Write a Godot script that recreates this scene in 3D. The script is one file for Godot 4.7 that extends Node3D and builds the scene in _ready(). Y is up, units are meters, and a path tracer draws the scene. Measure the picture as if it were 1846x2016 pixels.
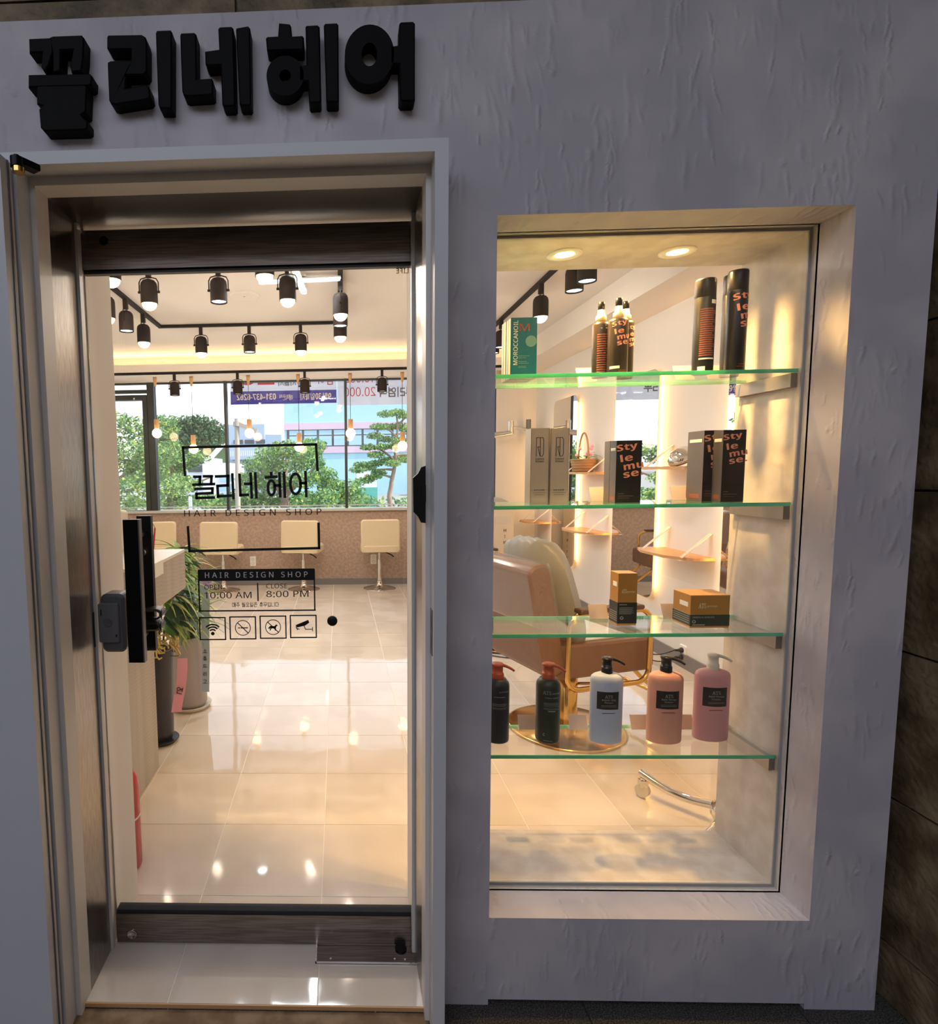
extends Node3D
# A hair salon front seen from a stone arcade: glass door, lit display niche, salon interior, street beyond.
# World: interior floor y = 0, x to the right along the shop front, z towards the viewer; camera above the origin.

const FOCAL := 1157.956
const CX := 629.09
const CY := 1037.067
const EYE := Vector3(0, 1.3984, 0)
const TURN := Vector3(-0.091773, 0.0327974, -0.0152403)   # pitch, yaw, roll
const ZW := -1.448      # outer face of the rendered shop front
const ZD := -1.625      # front face of the glass door
const ZI := -1.83       # inner face of the front wall
const ZB := -7.28       # far wall with the windows
const XR := 2.4         # wall with the mirrors
const XL := -3.2
const HC := 2.75        # raised ceiling
const HS := 2.5435        # soffit round it

var cam_basis := Basis.from_euler(TURN)
var used := {}
var M := {}
var T := {}

# ---------- pixel helpers: a pixel gives a direction, the plane it lies on gives the distance
func ray(px: float, py: float) -> Vector3:
	return cam_basis * Vector3((px - CX) / FOCAL, -(py - CY) / FOCAL, -1.0)

func pz(px: float, py: float, z: float) -> Vector3:
	var d := ray(px, py)
	return EYE + d * ((z - EYE.z) / d.z)

func py_(px: float, py: float, y: float) -> Vector3:
	var d := ray(px, py)
	return EYE + d * ((y - EYE.y) / d.y)

func px_(px: float, py: float, x: float) -> Vector3:
	var d := ray(px, py)
	return EYE + d * ((x - EYE.x) / d.x)

# ---------- mesh builder
class MB:
	var v := PackedVector3Array()
	var n := PackedVector3Array()
	var uv := PackedVector2Array()
	var ix := PackedInt32Array()
	var xf := Transform3D()

	func at(t: Transform3D) -> MB:
		xf = t
		return self

	func vert(p: Vector3, nn: Vector3, u := Vector2.ZERO) -> int:
		v.append(xf * p)
		n.append((xf.basis * nn).normalized())
		uv.append(u)
		return v.size() - 1

	func face(a: int, b: int, c: int) -> void:
		var g := (v[b] - v[a]).cross(v[c] - v[a])
		if g.dot(n[a] + n[b] + n[c]) > 0.0:
			ix.append_array(PackedInt32Array([a, c, b]))
		else:
			ix.append_array(PackedInt32Array([a, b, c]))

	func quad(a: Vector3, b: Vector3, c: Vector3, d: Vector3) -> MB:
		var nn := (b - a).cross(c - a).normalized()
		var i := vert(a, nn, Vector2(0, 1))
		vert(b, nn, Vector2(1, 1))
		vert(c, nn, Vector2(1, 0))
		vert(d, nn, Vector2(0, 0))
		face(i, i + 1, i + 2)
		face(i, i + 2, i + 3)
		return self

	func box(lo: Vector3, hi: Vector3) -> MB:
		var a := lo.min(hi)
		var b := lo.max(hi)
		quad(Vector3(a.x, a.y, b.z), Vector3(b.x, a.y, b.z), Vector3(b.x, b.y, b.z), Vector3(a.x, b.y, b.z))
		quad(Vector3(b.x, a.y, a.z), Vector3(a.x, a.y, a.z), Vector3(a.x, b.y, a.z), Vector3(b.x, b.y, a.z))
		quad(Vector3(b.x, a.y, b.z), Vector3(b.x, a.y, a.z), Vector3(b.x, b.y, a.z), Vector3(b.x, b.y, b.z))
		quad(Vector3(a.x, a.y, a.z), Vector3(a.x, a.y, b.z), Vector3(a.x, b.y, b.z), Vector3(a.x, b.y, a.z))
		quad(Vector3(a.x, b.y, b.z), Vector3(b.x, b.y, b.z), Vector3(b.x, b.y, a.z), Vector3(a.x, b.y, a.z))
		quad(Vector3(a.x, a.y, a.z), Vector3(b.x, a.y, a.z), Vector3(b.x, a.y, b.z), Vector3(a.x, a.y, b.z))
		return self

	func cbox(c: Vector3, s: Vector3) -> MB:
		return box(c - s / 2.0, c + s / 2.0)

	# box with rounded vertical or other edges: a rounded rectangle in local XY swept along Z, with a bevel on both rims
	func rbox(lo: Vector3, hi: Vector3, r: float, bev := 0.0, seg := 4) -> MB:
		var pts := MB.rrect(lo.x, lo.y, hi.x, hi.y, r, seg)
		return prism(pts, lo.z, hi.z, bev)

	static func rrect(x0: float, y0: float, x1: float, y1: float, r: float, seg := 4) -> PackedVector2Array:
		var out := PackedVector2Array()
		var cs := [Vector2(x1 - r, y1 - r), Vector2(x0 + r, y1 - r), Vector2(x0 + r, y0 + r), Vector2(x1 - r, y0 + r)]
		for k in 4:
			for i in seg + 1:
				var a := PI / 2 * (k + float(i) / seg)
				out.append(cs[k] + Vector2(cos(a), sin(a)) * r)
		return out

	# polygon in local XY from z0 to z1 (z1 the front), bevelled by bev at the front
	func prism(poly: PackedVector2Array, z0: float, z1: float, bev := 0.0, smooth := false) -> MB:
		var p := poly
		if Geometry2D.is_polygon_clockwise(p):
			p = p.duplicate()
			p.reverse()
		var tri := Geometry2D.triangulate_polygon(p)
		var inner := p
		var zs := z1
		if bev > 0.0:
			zs = z1 - bev
			var q := PackedVector2Array()
			var m := p.size()
			for i in m:
				var e0 := (p[i] - p[(i + m - 1) % m]).normalized()
				var e1 := (p[(i + 1) % m] - p[i]).normalized()
				var n0 := Vector2(-e0.y, e0.x)
				var n1 := Vector2(-e1.y, e1.x)
				var mid := n0 + n1
				if mid.length() < 0.01:
					mid = n0
				mid = mid.normalized()
				q.append(p[i] + mid * bev / maxf(0.4, mid.dot(n0)))
			inner = q
		for side in 2:
			var z := z1 if side == 0 else z0
			var src := inner if side == 0 else p
			var nn := Vector3(0, 0, 1) if side == 0 else Vector3(0, 0, -1)
			var base := v.size()
			for q2 in src:
				vert(Vector3(q2.x, q2.y, z), nn, q2)
			for t in range(0, tri.size(), 3):
				face(base + tri[t], base + tri[t + 1], base + tri[t + 2])
		_rim(p, p, z0, zs, smooth)
		if bev > 0.0:
			_rim(p, inner, zs, z1, smooth)
		return self

	func _rim(p: PackedVector2Array, q: PackedVector2Array, z0: float, z1: float, smooth: bool) -> void:
		var m := p.size()
		for i in m:
			var j := (i + 1) % m
			var e := p[j] - p[i]
			if e.length() < 1e-7:
				continue
			var nn := Vector3(e.y, -e.x, 0).normalized()
			var na := nn
			var nb := nn
			if smooth:
				var ep := p[i] - p[(i + m - 1) % m]
				var en := p[(j + 1) % m] - p[j]
				na = (nn + Vector3(ep.y, -ep.x, 0).normalized()).normalized()
				nb = (nn + Vector3(en.y, -en.x, 0).normalized()).normalized()
			if p[i].distance_to(q[i]) > 1e-7:
				na = (na + Vector3(0, 0, 1)).normalized()
				nb = (nb + Vector3(0, 0, 1)).normalized()
			var a := vert(Vector3(p[i].x, p[i].y, z0), na)
			vert(Vector3(p[j].x, p[j].y, z0), nb)
			vert(Vector3(q[j].x, q[j].y, z1), nb)
			vert(Vector3(q[i].x, q[i].y, z1), na)
			face(a, a + 1, a + 2)
			face(a, a + 2, a + 3)

	# profile of (radius, height) pairs turned about the local y axis; sharp corners where the profile repeats a point
	func lathe(prof: Array, seg := 24, sx := 1.0, sz := 1.0, uvs := false) -> MB:
		var m := prof.size()
		var len := 0.0
		for i in m - 1:
			var a: Vector2 = prof[i]
			var b: Vector2 = prof[i + 1]
			if a.distance_to(b) < 1e-7:
				continue
			var ta := (b - a).normalized()
			var na := Vector2(ta.y, -ta.x)
			var nb := na
			if i > 0:
				var z: Vector2 = prof[i - 1]
				if z.distance_to(a) > 1e-7:
					var tz := (a - z).normalized()
					na = (na + Vector2(tz.y, -tz.x)).normalized()
			if i + 2 < m:
				var c: Vector2 = prof[i + 2]
				if c.distance_to(b) > 1e-7:
					var tc := (c - b).normalized()
					nb = (nb + Vector2(tc.y, -tc.x)).normalized()
			var base := v.size()
			for k in seg + 1:
				var g := TAU * k / seg
				var co := cos(g)
				var si := sin(g)
				vert(Vector3(a.x * co * sx, a.y, a.x * si * sz), Vector3(na.x * co / sx, na.y, na.x * si / sz), Vector2(float(k) / seg, a.y))
				vert(Vector3(b.x * co * sx, b.y, b.x * si * sz), Vector3(nb.x * co / sx, nb.y, nb.x * si / sz), Vector2(float(k) / seg, b.y))
			for k in seg:
				var q := base + k * 2
				if a.x > 1e-6:
					face(q, q + 1, q + 2)
				if b.x > 1e-6:
					face(q + 2, q + 1, q + 3)
			len += a.distance_to(b)
		return self

	func cyl(a: Vector3, b: Vector3, r: float, r2 := -1.0, seg := 16) -> MB:
		return tube(PackedVector3Array([a, b]), r, seg, r2)

	func tube(path: PackedVector3Array, r: float, seg := 8, r2 := -1.0, caps := true) -> MB:
		var m := path.size()
		var rr := r if r2 < 0.0 else r2
		var up := Vector3.UP
		var first := (path[1] - path[0]).normalized()
		if absf(first.dot(up)) > 0.95:
			up = Vector3.RIGHT
		var side := first.cross(up).normalized()
		var base := v.size()
		for i in m:
			var t := (path[mini(i + 1, m - 1)] - path[maxi(i - 1, 0)]).normalized()
			side = (side - t * side.dot(t)).normalized()
			var bi := t.cross(side)
			var rad := lerpf(r, rr, float(i) / (m - 1))
			for k in seg:
				var g := TAU * k / seg
				var d := side * cos(g) + bi * sin(g)
				vert(path[i] + d * rad, d)
		for i in m - 1:
			for k in seg:
				var a := base + i * seg + k
				var b := base + i * seg + (k + 1) % seg
				face(a, b, a + seg)
				face(b, b + seg, a + seg)
		if caps:
			for e in 2:
				var i := 0 if e == 0 else m - 1
				var t := (path[0] - path[1]).normalized() if e == 0 else (path[m - 1] - path[m - 2]).normalized()
				var c := vert(path[i], t)
				var f := v.size()
				for k in seg:
					vert(v[base + i * seg + k] if xf == Transform3D() else xf.affine_inverse() * v[base + i * seg + k], t)
				for k in seg:
					face(c, f + k, f + (k + 1) % seg)
		return self

	func ball(c: Vector3, r: float, sy := 1.0, seg := 16, y0 := -1.0, y1 := 1.0) -> MB:
		var prof := []
		var a0 := asin(clampf(y0, -1, 1))
		var a1 := asin(clampf(y1, -1, 1))
		for i in 9:
			var a := lerpf(a0, a1, i / 8.0)
			prof.append(Vector2(maxf(0.0, cos(a) * r), sin(a) * r * sy))
		var keep := xf
		xf = xf * Transform3D(Basis(), c)
		lathe(prof, seg)
		xf = keep
		return self

	# flat stroke between two 2D points, as a thin bar in local XY
	func stroke(a: Vector2, b: Vector2, t: float, z0: float, z1: float, ext := 0.5) -> MB:
		var d := (b - a).normalized()
		var s := Vector2(-d.y, d.x) * t / 2
		var a2 := a - d * t * ext
		var b2 := b + d * t * ext
		return prism(PackedVector2Array([a2 - s, b2 - s, b2 + s, a2 + s]), z0, z1)

	func ring(c: Vector2, rx: float, ry: float, t: float, z0: float, z1: float, seg := 28, a0 := 0.0, a1 := TAU) -> MB:
		for k in seg:
			var g0 := lerpf(a0, a1, float(k) / seg)
			var g1 := lerpf(a0, a1, float(k + 1) / seg)
			var o0 := c + Vector2(cos(g0) * (rx + t / 2), sin(g0) * (ry + t / 2))
			var o1 := c + Vector2(cos(g1) * (rx + t / 2), sin(g1) * (ry + t / 2))
			var i0 := c + Vector2(cos(g0) * (rx - t / 2), sin(g0) * (ry - t / 2))
			var i1 := c + Vector2(cos(g1) * (rx - t / 2), sin(g1) * (ry - t / 2))
			prism(PackedVector2Array([i0, o0, o1, i1]), z0, z1)
		return self

	func mesh(m: Material) -> ArrayMesh:
		var arr := []
		arr.resize(Mesh.ARRAY_MAX)
		arr[Mesh.ARRAY_VERTEX] = v
		arr[Mesh.ARRAY_NORMAL] = n
		arr[Mesh.ARRAY_TEX_UV] = uv
		arr[Mesh.ARRAY_INDEX] = ix
		var am := ArrayMesh.new()
		am.add_surface_from_arrays(Mesh.PRIMITIVE_TRIANGLES, arr)
		am.surface_set_material(0, m)
		return am

# ---------- naming and tagging
func numbered(called: String) -> String:
	if not used.has(called):
		used[called] = 0
		return called
	used[called] += 1
	return "%s_%03d" % [called, used[called]]

func tag(o: Node3D, label: String, category: String, group := "", kind := "") -> Node3D:
	if label: o.set_meta("label", label)
	if category: o.set_meta("category", category)
	if group: o.set_meta("group", group)
	if kind: o.set_meta("kind", kind)
	return o

func thing(called: String, label: String, category: String, where := Vector3.ZERO, turn := 0.0, group := "") -> Node3D:
	var o := Node3D.new()
	o.name = numbered(called)
	add_child(o)
	o.position = where
	o.rotation.y = turn
	tag(o, label, category, group)
	return o

func put(mb: MB, called: String, m: Material, parent: Node3D = self) -> MeshInstance3D:
	return put_mesh(mb.mesh(m), called, parent)

func put_mesh(am: Mesh, called: String, parent: Node3D = self) -> MeshInstance3D:
	var o := MeshInstance3D.new()
	o.mesh = am
	o.name = numbered(called) if parent == self else called
	parent.add_child(o, true)
	return o

func struct(mb: MB, called: String, m: Material, label: String, category: String) -> MeshInstance3D:
	var o := put(mb, called, m)
	tag(o, label, category, "", "structure")
	return o

func dup(o: Node3D, called: String, where: Vector3, turn: float, label: String) -> Node3D:
	var c: Node3D = o.duplicate()
	c.name = numbered(called)
	add_child(c)
	c.position = where
	c.rotation.y = turn
	c.set_meta("label", label)
	return c

# ---------- lettering
func latin(s: String, height: float, m: Material, called: String, parent: Node3D, xf: Transform3D, wide := 1.0, bold := false, serif := false, depth := 0.0006, centre := true) -> MeshInstance3D:
	var f := SystemFont.new()
	f.font_names = PackedStringArray(["Droid Serif" if serif else "Droid Sans"])
	f.font_weight = 700 if bold else 400
	var t := TextMesh.new()
	t.font = f
	t.font_size = 64
	t.pixel_size = height / 46.0     # cap height of about 0.72 em
	t.depth = depth * 46.0 / 46.0
	t.curve_step = 4.0
	t.text = s
	t.horizontal_alignment = HORIZONTAL_ALIGNMENT_CENTER if centre else HORIZONTAL_ALIGNMENT_LEFT
	t.vertical_alignment = VERTICAL_ALIGNMENT_CENTER
	t.material = m
	var o := MeshInstance3D.new()
	o.mesh = t
	o.name = called
	parent.add_child(o, true)
	o.transform = xf * Transform3D(Basis.from_scale(Vector3(wide, 1, 1)), Vector3.ZERO)
	return o

const CONS := {
	"g": [[0,0, 1,0, 1,1]], "n": [[0,0, 0,1, 1,1]], "d": [[1,0, 0,0, 0,1, 1,1]], "r": [[0,0, 1,0, 1,.5, 0,.5, 0,1, 1,1]],
	"m": [[0,0, 1,0, 1,1, 0,1, 0,0]], "b": [[0,0, 0,1, 1,1, 1,0], [0,.5, 1,.5]], "s": [[.5,0, .5,.25, 0,1], [.5,.25, 1,1]],
	"j": [[0,0, 1,0], [.5,0, .5,.3, 0,1], [.5,.3, 1,1]], "c": [[.3,-.2, .7,-.2], [0,.1, 1,.1], [.5,.1, 0,1], [.5,.35, 1,1]],
	"gg": [[0,0, .42,0, .42,1], [.56,0, 1,0, 1,1]], "bb": [[0,0, 0,1, .42,1, .42,0], [0,.5, .42,.5], [.58,0, .58,1, 1,1, 1,0], [.58,.5, 1,.5]],
	"h": [[.35,0, .65,0], [0,.24, 1,.24]], "o": [], "kk": [[0,0, .42,0, .42,1], [.56,0, 1,0, 1,1]], "t": [[1,0, 0,0, 0,1, 1,1], [0,.5, 1,.5]],
}

# one Hangul syllable built of strokes in the box x..x+w, y down from top; returns nothing, adds to mb
func hangul(mb: MB, ini: String, vow: String, fin: String, o: Vector2, w: float, h: float, t: float, z0: float, z1: float) -> void:
	var flat := vow in ["u", "yu", "o", "yo", "eu"]
	var mixed := vow in ["wo", "ui"]
	var cb := Rect2(.06, .1, .46, .8)
	var vb := Rect2(.62, 0, .36, 1)
	var fb := Rect2(.16, .66, .72, .32)
	if flat:
		cb = Rect2(.16, .04, .68, .44) if fin == "" else Rect2(.2, .0, .6, .28)
		vb = Rect2(.02, .58, .96, .4) if fin == "" else Rect2(.02, .38, .96, .2)
	elif mixed:
		cb = Rect2(.08, .0, .44, .28)
		vb = Rect2(.0, .0, 1, .6)
	elif fin != "":
		cb = Rect2(.06, .04, .46, .48)
		vb = Rect2(.62, 0, .36, .58)
	_jamo(mb, ini, cb, o, w, h, t, z0, z1)
	if fin != "":
		_jamo(mb, fin, fb, o, w, h, t, z0, z1)
	var L := []
	match vow:
		"i": L = [[.7,0, .7,1]]
		"a": L = [[.35,0, .35,1], [.35,.45, 1,.45]]
		"eo": L = [[.8,0, .8,1], [0,.45, .8,.45]]
		"e": L = [[.5,0, .5,1], [1,0, 1,1], [0,.45, .5,.45]]
		"ae": L = [[.25,0, .25,1], [.9,0, .9,1], [.25,.45, .9,.45]]
		"yeo": L = [[.8,0, .8,1], [0,.3, .8,.3], [0,.6, .8,.6]]
		"eu": L = [[0,.5, 1,.5]]
		"u": L = [[0,.2, 1,.2], [.5,.2, .5,1]]
		"o": L = [[0,.9, 1,.9], [.5,.1, .5,.9]]
		"yo": L = [[0,.9, 1,.9], [.33,.1, .33,.9], [.67,.1, .67,.9]]
		"yu": L = [[0,.2, 1,.2], [.33,.2, .33,1], [.67,.2, .67,1]]
		"ui": L = [[0,.72, .62,.72], [.86,0, .86,1]]
		"wo": L = [[0,.62, .6,.62], [.3,.62, .3,1], [.86,0, .86,1], [.6,.8, .86,.8]]
	for s in L:
		_lines(mb, s, vb, o, w, h, t, z0, z1)

func _jamo(mb: MB, c: String, b: Rect2, o: Vector2, w: float, h: float, t: float, z0: float, z1: float) -> void:
	for s in CONS[c]:
		_lines(mb, s, b, o, w, h, t, z0, z1)
	if c == "o" or c == "h":
		var r := b if c == "o" else Rect2(b.position.x, b.position.y + b.size.y * .42, b.size.x, b.size.y * .58)
		var cc := r.get_center()
		mb.ring(o + Vector2(cc.x * w, -cc.y * h), r.size.x * w / 2 - t * .1, r.size.y * h / 2 - t * .1, t, z0, z1, 20)

func _lines(mb: MB, s: Array, b: Rect2, o: Vector2, w: float, h: float, t: float, z0: float, z1: float) -> void:
	var pts := []
	for i in range(0, s.size(), 2):
		pts.append(o + Vector2((b.position.x + b.size.x * s[i]) * w, -(b.position.y + b.size.y * s[i + 1]) * h))
	for i in pts.size() - 1:
		mb.stroke(pts[i], pts[i + 1], t, z0, z1)

# a line of syllables [[initial, vowel, final], ...]; an empty array is a space
func hangul_line(syll: Array, size: float, step: float, t: float, z0 := 0.0, z1 := 0.0008, tall := 1.0) -> MB:
	var mb := MB.new()
	var x := 0.0
	for s in syll:
		if s.size() == 0:
			x += step * .45
			continue
		hangul(mb, s[0], s[1], s[2], Vector2(x, 0), size, size * tall, t, z0, z1)
		x += step
	return mb

# ---------- materials
func mat(key: String, c: Color, rough := 0.6, metal := 0.0, spec := 0.5) -> StandardMaterial3D:
	var m := StandardMaterial3D.new()
	m.resource_name = key
	m.albedo_color = c
	m.roughness = rough
	m.metallic = metal
	m.metallic_specular = spec
	M[key] = m
	return m

func rgb(r: float, g: float, b: float) -> Color:
	return Color(r / 255.0, g / 255.0, b / 255.0)

func noise_tex(freq: float, oct: int, c0: Color, c1: Color, size := 512, kind := FastNoiseLite.TYPE_SIMPLEX_SMOOTH, sd := 1, lo := 0.3, hi := 0.7) -> NoiseTexture2D:
	var f := FastNoiseLite.new()
	f.seed = sd
	f.noise_type = kind
	f.frequency = freq
	f.fractal_octaves = oct
	var g := Gradient.new()
	g.set_color(0, c0)
	g.set_color(1, c1)
	g.set_offset(0, lo)
	g.set_offset(1, hi)
	var t := NoiseTexture2D.new()
	t.width = size
	t.height = size
	t.seamless = true
	t.noise = f
	t.color_ramp = g
	return t

func tri(m: StandardMaterial3D, scale: float) -> StandardMaterial3D:
	m.uv1_triplanar = true
	m.uv1_world_triplanar = true
	m.uv1_scale = Vector3.ONE * scale
	return m

func bump(m: StandardMaterial3D, t: Texture2D, cm: float) -> StandardMaterial3D:
	m.heightmap_enabled = true
	m.heightmap_texture = t
	m.heightmap_scale = cm
	return m

func glow(key: String, c: Color, e: float) -> StandardMaterial3D:
	var m := mat(key, Color(.9, .88, .84), .5)
	m.emission_enabled = true
	m.emission = c
	m.emission_energy_multiplier = e
	return m

func pane(key: String, c: Color, a: float, rough := 0.02) -> StandardMaterial3D:
	var m := mat(key, Color(c.r, c.g, c.b, a), rough)
	m.transparency = BaseMaterial3D.TRANSPARENCY_ALPHA
	return m

func lamp(parent: Node3D, called: String, c: Color, e: float, where: Vector3, size := 0.04) -> OmniLight3D:
	var l := OmniLight3D.new()
	l.name = called
	l.light_color = c
	l.light_energy = e
	l.light_size = size
	l.omni_range = 14.0
	l.omni_attenuation = 2.0
	l.shadow_enabled = true
	parent.add_child(l, true)
	l.position = where
	return l

func spot(parent: Node3D, called: String, c: Color, e: float, where: Vector3, dir: Vector3, ang: float, size := 0.03, soft := 0.4) -> SpotLight3D:
	var l := SpotLight3D.new()
	l.name = called
	l.light_color = c
	l.light_energy = e
	l.light_size = size
	l.spot_range = 14.0
	l.spot_attenuation = 2.0
	l.spot_angle = ang
	l.spot_angle_attenuation = soft
	l.shadow_enabled = true
	parent.add_child(l, true)
	l.position = where
	var up := Vector3.UP if absf(dir.normalized().y) < 0.99 else Vector3.FORWARD
	l.basis = Basis.looking_at(dir, up)
	return l

func area(parent: Node3D, called: String, c: Color, e: float, where: Vector3, dir: Vector3, up: Vector3, size: Vector2) -> AreaLight3D:
	var l := AreaLight3D.new()
	l.name = called
	l.light_color = c
	l.light_energy = e
	l.area_size = size
	l.shadow_enabled = true
	parent.add_child(l, true)
	l.position = where
	l.basis = Basis.looking_at(dir, up)
	return l

func _ready() -> void:
	# ----- camera
	var cam := Camera3D.new()
	cam.name = "camera"
	cam.projection = Camera3D.PROJECTION_FRUSTUM
	cam.near = 0.05
	cam.far = 400.0
	cam.keep_aspect = Camera3D.KEEP_HEIGHT
	cam.size = 2.0 * cam.near * 1008.0 / FOCAL
	cam.frustum_offset = Vector2((923.0 - CX) / FOCAL, (CY - 1008.0) / FOCAL) * cam.near
	cam.position = EYE
	cam.basis = cam_basis
	add_child(cam)
	cam.current = true
	# ----- sky, exposure
	var sky_m := ProceduralSkyMaterial.new()
	sky_m.sky_top_color = rgb(196, 204, 224)
	sky_m.sky_horizon_color = rgb(240, 244, 250)
	sky_m.sky_curve = 0.22
	sky_m.sky_energy_multiplier = SKY
	sky_m.ground_bottom_color = rgb(120, 118, 114)
	sky_m.ground_horizon_color = rgb(170, 172, 172)
	sky_m.ground_energy_multiplier = 0.8
	var sky := Sky.new()
	sky.sky_material = sky_m
	var env := Environment.new()
	env.background_mode = Environment.BG_SKY
	env.sky = sky
	env.tonemap_mode = Environment.TONE_MAPPER_LINEAR
	env.tonemap_exposure = EXPO
	env.sdfgi_enabled = true
	env.ssao_enabled = true
	env.ssil_enabled = true
	var we := WorldEnvironment.new()
	we.name = "world_environment"
	we.environment = env
	add_child(we)
	# ----- sun: over the roofs from the right, along the street
	var sun := DirectionalLight3D.new()
	sun.name = "sun"
	sun.light_color = Color(1.0, 0.95, 0.86)
	sun.light_energy = SUN
	sun.light_angular_distance = 0.6
	sun.shadow_enabled = true
	sun.sky_mode = DirectionalLight3D.SKY_MODE_LIGHT_ONLY
	add_child(sun)
	sun.basis = Basis.looking_at(Vector3(-0.72, -0.66, -0.16), Vector3.UP)
	materials()
	shell()
	shop_front()
	door()
	niche()
	goods()
	ceiling_lights()
	windows()
	mirrors()
	furniture()
	salon_chairs()
	plants()
	street()

const SKY := 1.1
const SUN := 1.0
const EXPO := 2.35
const WARM := Color(1.0, 0.945, 0.875)
const COOL := Color(0.92, 0.97, 1.0)

func materials() -> void:
	var K := Color.BLACK
	var W := Color.WHITE
	var m := mat("stucco", rgb(205, 199, 202), .5)
	tri(m, .8)
	bump(m, drip_relief(512, 620, 11), .4)
	m.albedo_texture = noise_tex(0.006, 4, rgb(236, 236, 240), W, 512, FastNoiseLite.TYPE_SIMPLEX_SMOOTH, 9)
	m = mat("reveal_render", rgb(212, 206, 198), .5)
	tri(m, 1.6)
	bump(m, drip_relief(256, 300, 12), .5)
	m = mat("white_paint", rgb(214, 214, 216), .42)
	m = mat("leaf_paint", rgb(206, 207, 211), .38)
	m = mat("door_frame_paint", rgb(222, 218, 212), .4)
	var stone := noise_tex(0.012, 5, rgb(150, 140, 120), rgb(255, 250, 240), 512, FastNoiseLite.TYPE_SIMPLEX_SMOOTH, 21, .2, .8)
	m = tri(mat("stone", rgb(148, 132, 104), .55), .9)
	m.albedo_texture = stone
	bump(m, noise_tex(0.09, 4, K, W, 512, FastNoiseLite.TYPE_SIMPLEX_SMOOTH, 5), .12)
	mat("stone_joint", rgb(104, 97, 86), .9)
	m = tri(mat("concrete", rgb(104, 98, 92), .8), 3.0)
	m.albedo_texture = noise_tex(0.12, 4, rgb(110, 108, 104), W, 512, FastNoiseLite.TYPE_SIMPLEX_SMOOTH, 31, .25, .75)
	bump(m, noise_tex(0.2, 3, K, W, 512, FastNoiseLite.TYPE_SIMPLEX_SMOOTH, 32), .25)
	m = tri(mat("concrete_shop_lit", rgb(150, 124, 96), .75), 2.0)  # same ground concrete, warm shop light put into its colour
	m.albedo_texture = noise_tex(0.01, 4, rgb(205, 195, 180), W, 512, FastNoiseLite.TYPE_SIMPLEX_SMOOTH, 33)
	for i in 3:
		var c: Color = [rgb(219, 206, 192), rgb(216, 203, 189), rgb(222, 209, 196)][i]
		m = tri(mat("tile_%d" % i, c, .05, 0, .5), 1.0)
		m.albedo_texture = noise_tex(0.008, 4, rgb(244, 242, 238), W, 256, FastNoiseLite.TYPE_SIMPLEX_SMOOTH, 40 + i)
	var wave := noise_tex(0.01, 2, K, W, 512, FastNoiseLite.TYPE_SIMPLEX_SMOOTH, 48, .0, 1.0)
	for i in 3:
		bump(M["tile_%d" % i], wave, .035)
	mat("grout", rgb(238, 228, 212), .7)
	mat("wall_paint", rgb(228, 223, 217), .75)
	mat("ceiling_paint", rgb(226, 219, 211), .8)
	m = tri(mat("concrete_paper", rgb(188, 164, 148), .7), 1.6)
	m.albedo_texture = noise_tex(0.03, 6, rgb(232, 226, 222), W, 512, FastNoiseLite.TYPE_SIMPLEX_SMOOTH, 51, .25, .75)
	mat("baseboard_grey", rgb(128, 122, 120), .5)
	var brush := noise_tex(0.03, 3, rgb(205, 205, 205), W, 512, FastNoiseLite.TYPE_SIMPLEX_SMOOTH, 55)
	m = tri(mat("stainless", rgb(168, 162, 156), .28, 1.0), 1.0)
	m.uv1_scale = Vector3(30, .8, 30)
	m.albedo_texture = brush
	m = tri(mat("rail_steel", rgb(142, 132, 126), .3, 1.0), 1.0)
	m.uv1_scale = Vector3(.8, 24, 24)
	m.albedo_texture = noise_tex(0.012, 4, rgb(215, 210, 205), W, 512, FastNoiseLite.TYPE_SIMPLEX_SMOOTH, 56, .3, .7)
	m = tri(mat("brush_seal", rgb(72, 72, 78), .9), 40.0)
	bump(m, noise_tex(0.2, 2, K, W, 256, FastNoiseLite.TYPE_SIMPLEX_SMOOTH, 57), .4)
	mat("chrome", rgb(225, 222, 218), .07, 1.0)
	mat("black_metal", rgb(10, 10, 11), .35, 0.0, .3)
	mat("black_plastic", rgb(22, 22, 24), .35)
	mat("lock_grey", rgb(104, 104, 108), .38, .25)
	mat("lock_face", rgb(120, 120, 126), .32, .25)
	m = mat("sign_black", rgb(8, 7, 7), .6, 0.0, .25)
	mat("decal_black", rgb(14, 13, 14), .5)
	mat("decal_white", rgb(230, 222, 214), .6)
	pane("glass", Color(.9, .97, .94), .003)
	pane("shelf_glass", Color(.7, .95, .85), .02)
	m = mat("shelf_edge", rgb(116, 196, 162), .12, 0, .6)
	m.backlight_enabled = true
	m.backlight = rgb(120, 205, 168)
	m = tri(mat("case_board", rgb(203, 196, 188), .6), 1.2)
	m.albedo_texture = noise_tex(0.018, 6, rgb(238, 235, 231), W, 512, FastNoiseLite.TYPE_SIMPLEX_SMOOTH, 61, .25, .7)
	mat("silicone", rgb(160, 158, 156), .4)
	m = tri(mat("bracket_steel", rgb(150, 140, 128), .35, .7), 1.0)
	mat("lamp_black", rgb(40, 30, 26), .6, 0.0, .25)
	mat("track_black", rgb(32, 25, 23), .6, 0.0, .25)
	glow("bulb_warm", Color(1.0, .84, .62), 5.0)
	glow("bulb_cool", Color(.86, .95, 1.0), 4.0)
	glow("led_white", Color(.93, .97, 1.0), 1.1)
	glow("led_strip", Color(1.0, .74, .38), 3.0)
	glow("cove_led", Color(1.0, .82, .55), 1.2)
	glow("down_lens", Color(1.0, .82, .50), 3.0)
	glow("globe_bulb", Color(1.0, .87, .66), 4.5)
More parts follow.
